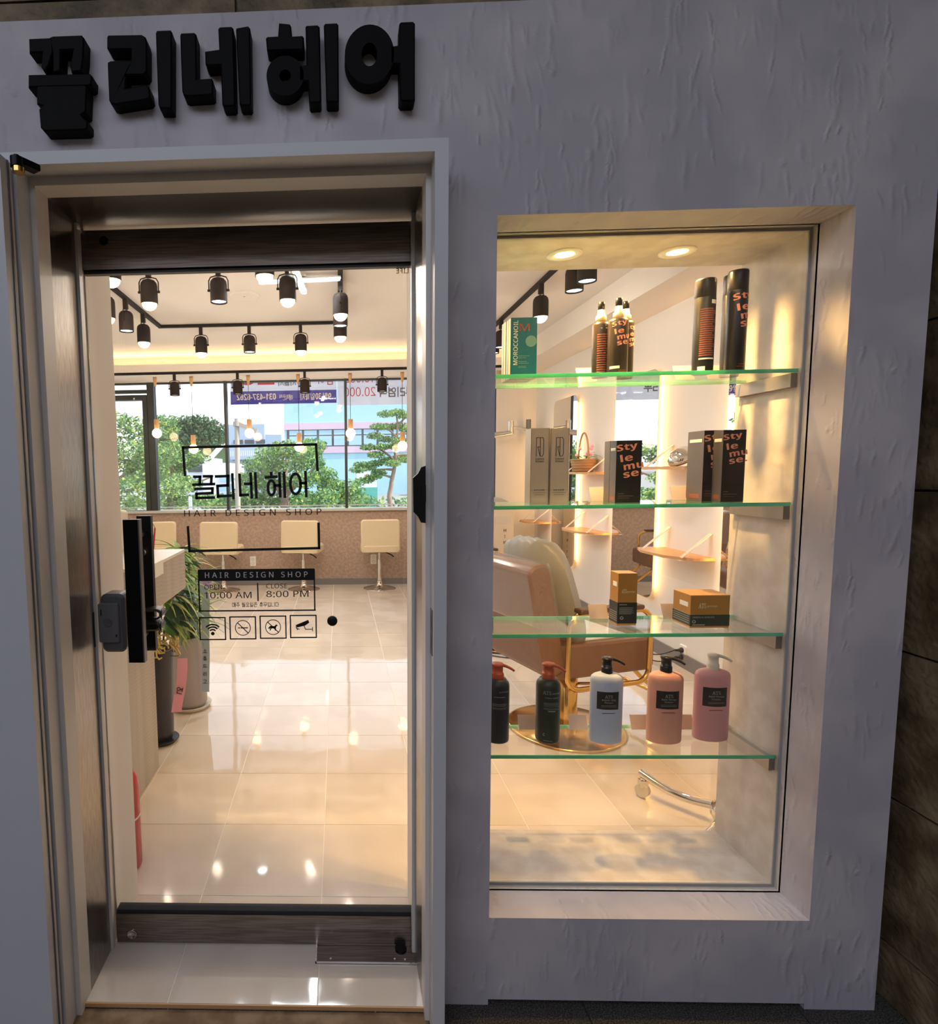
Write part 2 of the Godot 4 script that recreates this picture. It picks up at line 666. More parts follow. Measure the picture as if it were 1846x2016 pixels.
	mat("mirror", rgb(238, 238, 236), .0, 1.0)
	mat("wood_light", rgb(206, 158, 108), .5)
	mat("bracket_cream", rgb(232, 210, 186), .5)
	mat("cream_leather", rgb(226, 206, 168), .45)
	mat("brown_leather", rgb(120, 86, 66), .45)
	mat("brown_leather_dark", rgb(92, 64, 48), .45)
	mat("grey_leather", rgb(168, 164, 152), .38)
	mat("gold", rgb(222, 178, 104), .16, 1.0)
	m = pane("clear_film", Color(.95, .95, .97), .05, .1)
	bump(m, noise_tex(0.02, 4, K, W, 256, FastNoiseLite.TYPE_SIMPLEX_SMOOTH, 71), 1.2)
	m = tri(mat("desk_grey", rgb(186, 180, 172), .55), 1.0)
	m.uv1_scale = Vector3(2, 60, 2)
	m.albedo_texture = noise_tex(0.02, 3, rgb(228, 226, 222), W, 256, FastNoiseLite.TYPE_SIMPLEX_SMOOTH, 72)
	mat("desk_top", rgb(232, 230, 226), .3)
	mat("beige_plastic", rgb(214, 200, 178), .5)
	mat("red_paint", rgb(198, 22, 30), .25)
	mat("pot_black", rgb(54, 48, 50), .3)
	mat("pot_grey", rgb(176, 168, 164), .55)
	mat("saucer", rgb(206, 196, 182), .5)
	mat("soil", rgb(92, 66, 46), .95)
	m = mat("leaf_dark", rgb(44, 74, 40), .35)
	m.backlight_enabled = true
	m.backlight = rgb(30, 60, 22)
	m = mat("leaf_green", rgb(104, 140, 62), .45)
	m.backlight_enabled = true
	m.backlight = rgb(70, 110, 30)
	m = mat("leaf_pale", rgb(196, 200, 132), .45)
	m.backlight_enabled = true
	m.backlight = rgb(150, 160, 80)
	mat("stem_green", rgb(70, 86, 44), .6)
	mat("ribbon_pink", rgb(240, 170, 192), .5)
	mat("ribbon_blue", rgb(176, 196, 208), .5)
	mat("ribbon_lilac", rgb(204, 176, 226), .5)
	mat("wrap_yellow", rgb(226, 202, 122), .6)
	mat("flower_red", rgb(190, 26, 66), .5)
	mat("ink", rgb(60, 40, 60), .6)
	mat("paper_white", rgb(240, 238, 232), .6)
	mat("black_frame", rgb(40, 44, 44), .45)
	mat("marble", rgb(196, 196, 190), .25)

# trowel relief: clusters of short wavering vertical runs over a fine grain
func drip_relief(n: int, runs: int, sd: int) -> ImageTexture:
	var rng := RandomNumberGenerator.new()
	rng.seed = sd
	var h := PackedFloat32Array()
	h.resize(n * n)
	var cl := FastNoiseLite.new()
	cl.seed = sd
	cl.frequency = 3.2 / n
	var gr := FastNoiseLite.new()
	gr.seed = sd + 5
	gr.frequency = .05
	gr.fractal_octaves = 3
	for y in n:
		for x in n:
			h[y * n + x] = .06 * gr.get_noise_2d(x, y * .6)
	var left := runs
	while left > 0:
		var x := rng.randf() * n
		var y := rng.randf() * n
		if cl.get_noise_2d(x, y) < rng.randf_range(-.25, .3):
			left -= 1 if rng.randf() < .02 else 0
			continue
		left -= 1
		var ln := int(rng.randf_range(8, 46))
		var top := rng.randf_range(.15, .6)
		var sg := rng.randf_range(.9, 2.2)
		var slant := rng.randf_range(-.25, .25)
		for i in ln:
			var fade := sin(PI * (i + .5) / ln)
			x += slant + rng.randf_range(-.5, .5)
			for d in range(-5, 6):
				var xi := posmod(int(x) + d, n)
				var yi := posmod(int(y) + i, n)
				h[yi * n + xi] = maxf(h[yi * n + xi], top * fade * exp(-d * d / (2.0 * sg * sg)))
	return ImageTexture.create_from_image(Image.create_from_data(n, n, false, Image.FORMAT_RF, h.to_byte_array()))

func shell() -> void:
	# interior floor with its tiles
	var fl := Node3D.new()
	fl.name = "floor"
	add_child(fl)
	tag(fl, "glossy cream square floor tiles with white grout running through the salon", "floor", "", "structure")
	var slab := MB.new()
	slab.box(Vector3(XL, -.14, ZB - .2), Vector3(XR, -.0016, ZI))
	slab.box(Vector3(-.70, -.14, ZI), Vector3(.215, -.0016, -1.4275))
	put(slab, "grout", M.grout, fl)
	var X0 := -.4718
	var Z0 := -1.8264
	var full := {}
	var g := .0017
	for r in range(-1, 14):
		for c in range(-8, 8):
			var xa := X0 + .4 * c
			var xb := xa + .4
			var zb := Z0 - .4 * r
			var za := zb - .4
			var lo := Vector2(maxf(xa, XL), maxf(za, ZB))
			var hi := Vector2(minf(xb, XR), zb)
			if r == -1:
				lo.x = maxf(xa, -.705)
				hi.x = minf(xb, .225)
			if hi.x - lo.x < .02 or hi.y - lo.y < .02:
				continue
			var k := posmod(c * 7 + r * 5 + c * r, 3)
			var whole := hi.x - lo.x > .399 and hi.y - lo.y > .399
			var am: ArrayMesh
			var ctr := Vector3((lo.x + hi.x) / 2, 0, (lo.y + hi.y) / 2)
			var hs := Vector3((hi.x - lo.x) / 2 - g, 0, (hi.y - lo.y) / 2 - g)
			if whole and full.has(k):
				am = full[k]
			else:
				var mb := MB.new()
				mb.box(Vector3(-hs.x, -.008, -hs.z), Vector3(hs.x, 0, hs.z))
				am = mb.mesh(M["tile_%d" % k])
				if whole:
					full[k] = am
			var o := put_mesh(am, "tile", fl)
			o.position = ctr
	# ceiling: raised centre with a lit cove, soffit round it
	var ce := Node3D.new()
	ce.name = "ceiling"
	add_child(ce)
	tag(ce, "cream plaster ceiling with a raised centre and a lit cove", "ceiling", "", "structure")
	var zc := -6.62     # front edge of the soffit by the windows
	var xc := 2.03      # edge of the soffit along the mirror wall
	var mb := MB.new()
	mb.box(Vector3(XL - .2, HC, ZB - .2), Vector3(XR + .2, HC + .2, ZI))
	put(mb, "raised_panel", M.ceiling_paint, ce)
	mb = MB.new()
	mb.box(Vector3(XL, HS, ZB), Vector3(XR, HS + .02, zc))
	mb.box(Vector3(XL, HS + .02, zc - .02), Vector3(xc, HS + .08, zc))
	mb.box(Vector3(XL, HS + .02, zc - .3), Vector3(XR, HC, zc - .32))
	put(mb, "soffit", M.ceiling_paint, ce)
	mb = MB.new()
	mb.box(Vector3(xc, HS, ZI), Vector3(XR, HS + .02, zc))
	mb.box(Vector3(xc, HS + .02, ZI), Vector3(xc + .02, HC, zc))
	put(mb, "soffit", M.ceiling_paint, ce)
	mb = MB.new()
	mb.box(Vector3(XL, HS + .022, zc - .2), Vector3(xc, HS + .034, zc - .17))
	put(mb, "cove_light_strip", M.cove_led, ce)
	area(ce, "cove_light", Color(1.0, .87, .66), .6, Vector3((XL + xc) / 2, HS + .04, zc - .16), Vector3(0, .8, .6), Vector3(1, 0, 0).cross(Vector3(0, .8, .6)).normalized(), Vector2(xc - XL, .03))
	# outer walls of the salon
	mb = MB.new()
	mb.box(Vector3(XR, -.14, ZB - .2), Vector3(XR + .2, 3.05, ZI + .2))
	struct(mb, "wall_right", M.wall_paint, "white painted salon wall carrying the backlit mirrors", "wall")
	mb = MB.new()
	mb.box(Vector3(XL - .2, -.14, ZB - .2), Vector3(XL, 3.05, ZI + .2))
	struct(mb, "wall_left", M.wall_paint, "plain painted side wall beyond the reception desk", "wall")
	mb = MB.new()
	mb.box(Vector3(XR - .012, 0, -6.9), Vector3(XR, .1, ZI))
	struct(mb, "baseboard_right", M.baseboard_grey, "grey baseboard under the mirror wall", "baseboard")
	# inner half of the front wall, round the doorway and the display case
	mb = MB.new()
	for b in [[XL, -.687, -.14, 3.05], [-.687, .212, 2.12, 3.05], [.212, .36, -.14, 3.05], [.36, 1.215, 2.01, 3.05], [.36, 1.215, -.14, .22], [1.215, XR, -.14, 3.05]]:
		mb.box(Vector3(b[0], b[2], -1.652), Vector3(b[1], b[3], ZI))
	mb.box(Vector3(XL, -.14, -1.6), Vector3(-.72, 3.05, -1.652))
	struct(mb, "wall_front_inner", M.wall_paint, "white inner wall and door reveal behind the glass door", "wall")
	# arcade: stone wall above and beside the shop front, ground; unseen ceiling and far walls added to dim daylight
	mb = MB.new()
	mb.box(Vector3(-6.0, 2.2, -1.56), Vector3(1.6, 4.2, -1.648))
	mb.box(Vector3(-6.0, -.3, -1.56), Vector3(-1.9, 2.2, -1.648))
	mb.box(Vector3(1.3, -.3, -1.60), Vector3(1.6, 2.2, -1.648))
	var sw := struct(mb, "wall_stone_upper", M.stone_joint, "olive stone slab wall above the shop front", "wall")
	var wj := pz(465, 10, -1.55).x
	var hj := pz(100, 5, -1.55).y
	for row in [[2.2, hj - .003], [hj + .003, 4.0]]:
		for k in range(-5, 2):
			mb = MB.new()
			mb.box(Vector3(wj + k * 1.2 + .003, row[0], -1.545), Vector3(minf(wj + (k + 1) * 1.2 - .003, 1.43), row[1], -1.565))
			put(mb, "stone_slab", M.stone, sw)
	mb = MB.new()
	mb.box(Vector3(1.445, -.3, -1.60), Vector3(1.75, 12.0, 4.6))  # upper part, out of view, raised to keep sun out of the court
	sw = struct(mb, "wall_stone_side", M.stone_joint, "dark stone slab wall at right angles to the shop front", "wall")
	# joints read off the photograph on the plane x = 1.43
	var ya := px_(1790, 965, 1.43)
	var yb := px_(1800, 1290, 1.43)
	var yc := px_(1790, 1895, 1.43)
	var yd := px_(1790, 640, 1.43)
	var ys := [-.3, yc.y, (yc.y + yb.y) / 2, yb.y, ya.y, yd.y, 2.3, 3.2, 4.0]
	for i in ys.size() - 1:
		for k in 4:
			mb = MB.new()
			mb.box(Vector3(1.43, ys[i] + .003, -1.6 + k * 1.3 + .003), Vector3(1.446, ys[i + 1] - .003, -1.6 + (k + 1) * 1.3 - .003))
			put(mb, "stone_slab", M.stone, sw)
	mb = MB.new()
	mb.box(Vector3(-5.0, 4.0, -1.65), Vector3(1.75, 4.3, .5))  # unseen, added; its open edge sets how much sky reaches the front
	struct(mb, "ceiling_added", M.stone, "unseen stone ceiling added over the shop front to shape its daylight", "ceiling")
	mb = MB.new()
	mb.box(Vector3(-5.2, -.3, 4.4), Vector3(1.75, 4.2, 4.6))  # unseen, added to close off daylight and reflections in the glass
	mb.box(Vector3(-5.2, -.3, -1.65), Vector3(-5.0, 4.2, 4.4))
	struct(mb, "wall_added_back", M.stone, "unseen stone court walls added to limit daylight on the shop front", "wall")
	var gr := Node3D.new()
	gr.name = "ground"
	add_child(gr)
	tag(gr, "dark speckled concrete ground slabs at the foot of the shop front", "ground", "", "structure")
	mb = MB.new()
	mb.box(Vector3(-6.2, -.3, -1.65), Vector3(1.75, -.02, 7.0))
	put(mb, "joint_bed", M.stone_joint, gr)
	for r in 4:
		for k in range(-3, 4):
			var xa := .63 + k * .55
			mb = MB.new()
			mb.box(Vector3(xa + .002, -.03, -1.64 + r * .55 + .002), Vector3(minf(xa + .55, 1.43) - .002, -.013, -1.64 + (r + 1) * .55 - .002))
			put(mb, "paving_slab", M.concrete, gr)
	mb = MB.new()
	mb.box(Vector3(-.72, -.03, -1.42), Vector3(.215, -.0115, -1.0))  # paving before the door, tinted brown for the light from the shop
	put(mb, "shop_lit_paving", M.concrete_shop_lit, gr)
	mb = MB.new()
	mb.box(Vector3(-.703, -.0115, -1.4274), Vector3(.217, -.0004, -1.4235))
	put(mb, "edge_strip", M.wood_light, gr)
	# slab over the whole building, so that sun and sky come in only through openings
	mb = MB.new()
	mb.box(Vector3(-6.2, 3.05, ZB - .2), Vector3(XR + .2, 4.2, -1.6))
	struct(mb, "roof", M.stone, "building slab above the salon", "roof")

func shop_front() -> void:
	# rendered front: boxes round the door and the niche, one continuous skin
	var f := ZW
	var b := -1.556
	var mb := MB.new()
	var top := 2.455
	var right := 1.372
	mb.box(Vector3(-1.9, -.012, b), Vector3(-.75, top, f))
	mb.box(Vector3(-.75, 2.09, b), Vector3(.225, top, f))
	mb.box(Vector3(.225, -.012, b), Vector3(.379, top, f))
	mb.box(Vector3(.379, 1.991, b), Vector3(1.194, top, f))
	mb.box(Vector3(.379, .004, b), Vector3(1.194, .2345, f))
	mb.box(Vector3(1.194, -.012, b), Vector3(right, top, f))
	var o := struct(mb, "wall_front", M.stucco, "pale grey trowelled render of the shop front with rough ridges", "wall")
	# splay-free reveal of the niche up to the pane: same render
	mb = MB.new()
	mb.box(Vector3(1.194, .2345, -1.574), Vector3(1.21, 1.991, -1.55))
	mb.box(Vector3(.365, .2345, -1.574), Vector3(.379, 1.991, -1.55))
	mb.box(Vector3(.365, 1.991, -1.574), Vector3(1.21, 2.0, -1.55))
	mb.box(Vector3(.365, .22, -1.574), Vector3(1.21, .2345, -1.55))
	put(mb, "niche_reveal", M.reveal_render, o)
	# letters of the sign, each a thing of its own, traced on the wall plane
	sign_letters()

# outline given in photograph pixels of the letter's front face, which stands 35 mm off the wall
func letter(called: String, label: String, polys: Array, rings := []) -> void:
	var zf := ZW + .036
	var t := thing(called, label, "letter", Vector3.ZERO, 0, "black letters of the shop sign")
	var mb := MB.new()
	for p in polys:
		var q := PackedVector2Array()
		for i in range(0, p.size(), 2):
			var w := pz(p[i], p[i + 1], zf)
			q.append(Vector2(w.x, w.y))
		mb.prism(q, ZW - .002, zf, .003)
	for r in rings:
		var c := pz(r[0], r[1], zf)
		var e := pz(r[0] + r[2], r[1], zf)
		var u := pz(r[0], r[1] - r[3], zf)
		mb.ring(Vector2(c.x, c.y), c.distance_to(e), c.distance_to(u), r[4] / FOCAL * -zf, ZW - .002, zf, 36)
	put(mb, "letter_body", M.sign_black, t)

func sign_letters() -> void:
	letter("sign_letter", "first black raised syllable of the shop sign, tallest and double-tiered", [
		[56,75, 104,73, 104,103, 96,128, 87,142, 80,130, 82,103, 57,104],
		[103,70, 160,68, 165,74, 164,110, 160,140, 140,142, 137,128, 143,98, 119,99, 119,140, 103,143, 103,103, 96,73],
		[55,146, 176,144, 181,149, 180,166, 174,169, 55,172],
		[73,168, 168,166, 171,172, 169,220, 160,226, 165,232, 172,238, 172,252, 166,256, 86,258, 79,250, 76,214, 82,208, 72,204, 71,176],
	])
	letter("sign_letter", "second black raised syllable of the shop sign, hooked left part and a bar", [
		[212,68, 278,67, 286,72, 289,84, 289,140, 284,147, 248,148, 247,173, 288,166, 293,170, 296,190, 290,196, 226,206, 218,204, 214,196, 211,122, 216,119, 257,118, 257,97, 214,98, 210,94, 210,72],
		[308,59, 335,58, 338,62, 338,212, 334,214, 314,213, 311,204, 306,64],
	])
	letter("sign_letter", "third black raised syllable of the shop sign, an angle and two bars", [
		[356,64, 382,63, 386,67, 387,155, 416,153, 419,158, 419,184, 415,187, 368,190, 361,187, 358,178, 354,68],
		[403,100, 431,96, 429,56, 432,52, 455,51, 459,55, 463,205, 459,209, 440,209, 437,204, 434,128, 408,130, 404,125],
		[465,54, 488,50, 492,55, 494,204, 491,208, 475,208, 471,203, 464,58],
	])
	letter("sign_letter", "fourth black raised syllable of the shop sign, hat over a ring and two bars", [
		[549,44, 570,46, 573,51, 574,70, 595,69, 598,73, 598,95, 595,98, 528,100, 525,97, 523,74, 526,71, 547,70],
		[601,52, 603,49, 625,48, 629,52, 632,198, 629,202, 611,203, 608,199, 606,160, 588,160, 588,128, 603,127],
		[637,49, 640,45, 663,44, 666,48, 667,198, 664,201, 645,201, 642,197],
	], [[561,149, 24,26, 24]])
	letter("sign_letter", "fifth black raised syllable of the shop sign, big ring joined to a bar", [
		[786,46, 789,42, 813,41, 817,45, 817,196, 813,199, 791,199, 787,194, 786,126, 768,126, 768,90, 785,88],
	], [[727,107, 32,41, 31]])

# text fitted to a width and cap height in metres, centred at xf
func fit(s: String, w: float, h: float, m: Material, called: String, parent: Node3D, xf: Transform3D, bold := false, serif := false, depth := 0.0006) -> MeshInstance3D:
	var o := latin(s, .02, m, called, parent, Transform3D(), 1.0, bold, serif, depth)
	var bb := (o.mesh as TextMesh).get_aabb()
	var sx := w / maxf(bb.size.x, 1e-5)
	var sy := h / maxf(bb.size.y, 1e-5)
	var c := bb.get_center()
	o.transform = xf * Transform3D(Basis.from_scale(Vector3(sx, sy, 1)), Vector3(-c.x * sx, -c.y * sy, 0))
	return o

# bends a fitted text round an upright bottle of radius r
func bend_text(o: MeshInstance3D, r: float, oval := 1.0) -> void:
	var arr := (o.mesh as TextMesh).get_mesh_arrays()
	var vs: PackedVector3Array = arr[Mesh.ARRAY_VERTEX]
	var ns: PackedVector3Array = arr[Mesh.ARRAY_NORMAL]
	var z0 := o.position.z
	for i in vs.size():
		var p := o.transform * vs[i]
		var a := clampf(p.x / r, -1.75, 1.75)
		var rr := r + .0004 + (p.z - z0) * .5
		vs[i] = Vector3(rr * sin(a), p.y, rr * oval * cos(a))
		ns[i] = Vector3(sin(a), 0, cos(a))
	arr[Mesh.ARRAY_VERTEX] = vs
	arr[Mesh.ARRAY_NORMAL] = ns
	arr[Mesh.ARRAY_TANGENT] = null
	var am := ArrayMesh.new()
	am.add_surface_from_arrays(Mesh.PRIMITIVE_TRIANGLES, arr)
	am.surface_set_material(0, (o.mesh as TextMesh).material)
	o.mesh = am
	o.transform = Transform3D()

# text between two photograph points on the plane z, hpx tall
func text_px(s: String, ax: float, bx: float, y: float, hpx: float, z: float, m: Material, called: String, parent: Node3D, bold := false, serif := false) -> void:
	var a := pz(ax, y, z)
	var b := pz(bx, y, z)
	var c := pz((ax + bx) / 2, y, z)
	fit(s, absf(b.x - a.x), hpx / FOCAL * -z, m, called, parent, Transform3D(Basis(), Vector3(c.x, c.y, z) - parent.position), bold, serif)

func strokes_px(lines: Array, tpx: float, z: float, thick := .0008) -> MB:
	var mb := MB.new()
	for l in lines:
		for i in range(0, l.size() - 2, 2):
			var a := pz(l[i], l[i + 1], z)
			var b := pz(l[i + 2], l[i + 3], z)
			mb.stroke(Vector2(a.x, a.y), Vector2(b.x, b.y), tpx / FOCAL * -z, z, z + thick, .5)
	return mb

func door() -> void:
	# ----- frame
	var d := Node3D.new()
	d.name = "door_1"
	add_child(d)
	tag(d, "white painted steel door frame with stainless lining round the glass door", "door", "", "structure")
	var w: Material = M.white_paint
	var zc := -1.345
	var zs := -1.40
	var ze := -1.46
	var yb := -.0115
	var mb := MB.new()      # casing: front band
	mb.box(Vector3(.217, yb, zc), Vector3(.2465, 2.112, -1.45))
	mb.box(Vector3(-.703, 2.085, zc), Vector3(.217, 2.112, -1.45))
	mb.box(Vector3(-.745, yb, zc), Vector3(-.703, 2.112, -1.45))
	put(mb, "casing", w, d)
	mb = MB.new()           # inner frame with its stop
	mb.box(Vector3(.206, yb, zs), Vector3(.218, 2.086, ze))
	mb.box(Vector3(-.69, 2.066, zs), Vector3(.206, 2.086, ze))
	mb.box(Vector3(-.7035, yb, zs), Vector3(-.69, 2.086, ze))
	put(mb, "stop_frame", M.door_frame_paint, d)
	for s in [[-.72, -.69], [.206, .225]]:
		mb = MB.new()
		mb.box(Vector3(s[0], .0, ze), Vector3(s[1], 2.08, -1.665))
		put(mb, "jamb_lining", M.stainless, d)
	mb = MB.new()
	mb.box(Vector3(-.72, 2.067, ze), Vector3(.225, 2.09, -1.665))
	put(mb, "head_lining", M.stainless, d)
	mb = MB.new()           # thin glazing beads beside the door
	mb.box(Vector3(-.69, .0, -1.60), Vector3(-.682, 2.066, -1.618))
	mb.box(Vector3(.198, .0, -1.60), Vector3(.206, 2.066, -1.618))
	put(mb, "bead", M.door_frame_paint, d)
	mb = MB.new()
	var kp := PackedVector2Array()
	for q in [[838,917], [829,920], [823,932], [813,941], [814,1008], [823,1017], [829,1029], [838,1030]]:
		var k := pz(q[0], q[1], -1.385)
		kp.append(Vector2(k.x, k.y))
	mb.prism(kp, -1.399, -1.385, .002)
	var kq := pz(834, 972, -1.384)
	mb.box(Vector3(kq.x - .006, kq.y - .02, -1.386), Vector3(kq.x + .005, kq.y + .02, -1.383))
	put(mb, "lock_keeper", M.black_plastic, d)
	var sp := px_(853, 1250, .2168)
	mb = MB.new()
	mb.box(Vector3(.2155, sp.y - .055, -1.362), Vector3(.2175, sp.y + .055, -1.388))
	put(mb, "strike_plate", M.lock_grey, d)
	mb = MB.new()
	mb.box(Vector3(.215, sp.y - .04, -1.368), Vector3(.2158, sp.y - .004, -1.382))
	mb.box(Vector3(.215, sp.y + .004, -1.368), Vector3(.2158, sp.y + .04, -1.382))
	put(mb, "strike_slot", M.black_plastic, d)
	var jp := px_(188, 1238, -.6895)
	mb = MB.new()
	mb.box(Vector3(-.6905, jp.y - .05, jp.z - .012), Vector3(-.6885, jp.y + .05, jp.z + .012))
	put(mb, "latch_plate", M.black_plastic, d)
	# ----- outer leaf folded back against the wall, with its pivot
	var lf := Node3D.new()
	lf.name = "door_2"
	add_child(lf)
	tag(lf, "pale steel outer door leaf folded back beside the doorway", "door", "", "structure")
	mb = MB.new()
	mb.box(Vector3(-1.62, .0, -1.335), Vector3(-.709, 2.083, -1.292))
	put(mb, "leaf", M.leaf_paint, lf)
	mb = MB.new()
	mb.box(Vector3(-.709, .0, -1.322), Vector3(-.7065, 2.083, -1.318))
	put(mb, "edge_seam", M.lock_grey, lf)
	mb = MB.new()
	var hp := pz(33, 322, -1.30)
	mb.cyl(hp + Vector3(0, -.008, 0), hp + Vector3(0, .012, 0), .013, -1, 20)
	mb.cyl(hp + Vector3(0, .012, 0), hp + Vector3(0, .017, 0), .006, -1, 14)
	var ha := pz(68, 326, -1.335)
	mb.at(Transform3D(Basis(Vector3.UP, atan2(hp.z - ha.z, ha.x - hp.x) ), (hp + ha) / 2))
	mb.rbox(Vector3(-.027, -.007, -.011), Vector3(.027, .007, .011), .003)
	put(mb, "pivot_arm", M.black_metal, lf)
	mb = MB.new()
	mb.cyl(hp + Vector3(.003, -.019, 0), hp + Vector3(.003, -.009, 0), .0125, -1, 20)
	put(mb, "pivot_bush", M.gold, lf)
	# ----- glass door
	var g := Node3D.new()
	g.name = "door_3"
	add_child(g)
	tag(g, "tempered glass shop door with dark steel rails, black pull and black lettering", "door", "", "structure")
	var xl := -.684
	var xr := .205
	mb = MB.new()
	mb.box(Vector3(xl, 1.953, ZD), Vector3(xr, 2.055, ZD - .034))
	var tr := put(mb, "top_rail", M.rail_steel, g)
	var sc := pz(204, 474, ZD)
	mb = MB.new()
	mb.at(Transform3D(Basis(Vector3.RIGHT, PI / 2), sc))
	mb.lathe([Vector2(.0, .0), Vector2(.011, .0), Vector2(.012, .0015), Vector2(.0105, .0018), Vector2(.0105, .0008), Vector2(0, .0008)], 20)
	put(mb, "screw", M.black_metal, tr)
	mb = MB.new()
	mb.box(Vector3(xl, 1.944, ZD - .008), Vector3(xr, 1.954, ZD - .026))
	put(mb, "rail_seal", M.black_plastic, tr)
	mb = MB.new()
	mb.box(Vector3(xl + .004, .004, ZD), Vector3(xr + .008, .094, ZD - .034))
	var br := put(mb, "bottom_rail", M.rail_steel, g)
	mb = MB.new()
	mb.box(Vector3(xl + .006, .094, ZD - .002), Vector3(xr + .006, .106, ZD - .032))
	put(mb, "brush_strip", M.brush_seal, br)
	var lh := pz(260, 1839, ZD)
	mb = MB.new()
	mb.at(Transform3D(Basis(Vector3.RIGHT, PI / 2), lh))
	mb.lathe([Vector2(0, .0), Vector2(.013, .0), Vector2(.0145, .002), Vector2(.012, .0025), Vector2(.0115, .001), Vector2(0, .001)], 20)
	put(mb, "rail_lock", M.chrome, br)
	var zg := ZD - .017
	mb = MB.new()
	mb.box(Vector3(xl, .09, zg - .005), Vector3(xr, 1.96, zg + .005))
	put(mb, "glass_pane", M.glass, g)
	# pulls either side of the glass
	var a := pz(241, 1023, -1.565)
	var b := pz(281, 1304, -1.565)
	mb = MB.new()
	mb.box(Vector3(a.x + .001, b.y, -1.583), Vector3(a.x + .042, a.y, -1.562))
	var pl := put(mb, "pull_bar", M.black_metal, g)
	mb = MB.new()
	mb.box(Vector3(a.x + .042, b.y, -1.583), Vector3(a.x + .0455, a.y, -1.5615))
	put(mb, "pull_edge", M.lock_grey, pl)
	mb = MB.new()
	for yy in [a.y - .05, b.y + .06]:
		mb.cyl(Vector3(a.x + .02, yy, -1.582), Vector3(a.x + .02, yy, zg + .004), .009)
	put(mb, "stand_off", M.black_metal, pl)
	var a2 := pz(268, 1016, -1.70)
	var b2 := pz(302, 1281, -1.70)
	mb = MB.new()
	mb.box(Vector3(a2.x, b2.y, -1.72), Vector3(a2.x + .042, a2.y, -1.70))
	var pl2 := put(mb, "pull_bar", M.black_metal, g)
	mb = MB.new()
	for yy in [a2.y - .05, b2.y + .06]:
		mb.cyl(Vector3(a2.x + .02, yy, -1.702), Vector3(a2.x + .02, yy, zg - .004), .009)
	put(mb, "stand_off", M.black_metal, pl2)
	var kc := pz(280, 1088, zg + .006)
	mb = MB.new()
	mb.at(Transform3D(Basis(Vector3.RIGHT, PI / 2), kc))
	mb.lathe([Vector2(0, .0), Vector2(.0105, .0), Vector2(.0105, .004), Vector2(.0105, .004), Vector2(.004, .006), Vector2(0, .006)], 20)
	put(mb, "key_cylinder", M.chrome, g)
	# electronic lock: outer body, inner body
	var l0 := pz(194, 1171, -1.575)
	var l1 := pz(247, 1286, -1.575)
	mb = MB.new()
	mb.rbox(Vector3(l0.x, l1.y, zg + .004), Vector3(l1.x, l0.y, -1.58), .016, .008, 5)
	var lk := put(mb, "door_lock", M.lock_grey, g)
	mb = MB.new()
	mb.rbox(Vector3(l0.x - .004, l1.y + .03, -1.586), Vector3(l1.x - .014, l0.y - .024, -1.572), .006, .003, 4)
	put(mb, "lock_cover", M.lock_face, lk)
	mb = MB.new()
	var lc := (l0 + l1) / 2
	mb.at(Transform3D(Basis(Vector3.RIGHT, PI / 2), Vector3(lc.x - .01, lc.y + .005, -1.5722)))
	mb.lathe([Vector2(0, .0), Vector2(.011, .0), Vector2(.0125, .0012), Vector2(.0105, .0004), Vector2(0, .0002)], 20)
	put(mb, "lock_button", M.lock_grey, lk)
	mb = MB.new()
	mb.box(Vector3(lc.x + .010, lc.y - .036, -1.5725), Vector3(lc.x + .014, lc.y - .028, -1.5712))
	mb.box(Vector3(l0.x + .004, lc.y + .024, -1.5725), Vector3(l0.x + .007, lc.y + .042, -1.5713))
	put(mb, "lock_marking", M.black_plastic, lk)
	var i0 := pz(276, 1199, -1.66)
	var i1 := pz(321, 1242, -1.66)
	mb = MB.new()
	mb.rbox(Vector3(i0.x, (i0.y + i1.y) / 2 + .002, -1.70), Vector3(i1.x, i0.y, -1.652), .018, .006, 5)
	mb.rbox(Vector3(i0.x, i1.y, -1.70), Vector3(i1.x - .003, (i0.y + i1.y) / 2 - .004, -1.652), .018, .006, 5)
	put(mb, "inner_lock", M.black_plastic, g)
	var kd := pz(654, 1222, zg + .006)
	mb = MB.new()
	mb.at(Transform3D(Basis(Vector3.RIGHT, PI / 2), kd))
	mb.lathe([Vector2(0, .0), Vector2(.0145, .0), Vector2(.0145, .004), Vector2(.012, .006), Vector2(0, .006)], 24)
	put(mb, "glass_plug", M.black_plastic, g)
	# ----- lettering on the glass
	var zd := zg + .0052
	var bk: Material = M.decal_black
	mb = strokes_px([[364,935, 360,881, 622,875, 625,925], [370,1038, 373,1085, 628,1079, 627,1031]], 5.0, zd)
	put(mb, "decal_bracket", bk, g)
	var S := []
	for l in [[200,484, 270,484, 266,574], [318,478, 408,478, 403,572], [192,580, 437,572], [215,632, 420,625, 418,680, 225,690, 228,742, 435,735],
			[465,480, 608,475, 605,588, 480,595, 487,722, 638,712], [660,456, 674,742], [747,460, 758,708, 848,702], [817,570, 886,568], [882,448, 896,732], [938,446, 952,732],
			[1130,440, 1132,462], [1068,492, 1190,484], [1180,590, 1236,588], [1230,442, 1240,718], [1286,436, 1296,724], [1484,562, 1548,560], [1545,428, 1556,716]]:
		var q := []
		for i in range(0, l.size(), 2):
			q.append(350 + l[i] * .16252)
			q.append(860 + l[i + 1] * .16252)
		S.append(q)
	mb = strokes_px(S, 5.4, zd)
	for r in [[1133, 618, 42, 88], [1425, 570, 62, 122]]:
		var c := pz(350 + r[0] * .16252, 860 + r[1] * .16252, zd)
		mb.ring(Vector2(c.x, c.y), r[2] * .16252 / FOCAL * -zd, r[3] * .16252 / FOCAL * -zd, 5.6 / FOCAL * -zd, zd, zd + .0008, 32)
	put(mb, "decal_name", bk, g)
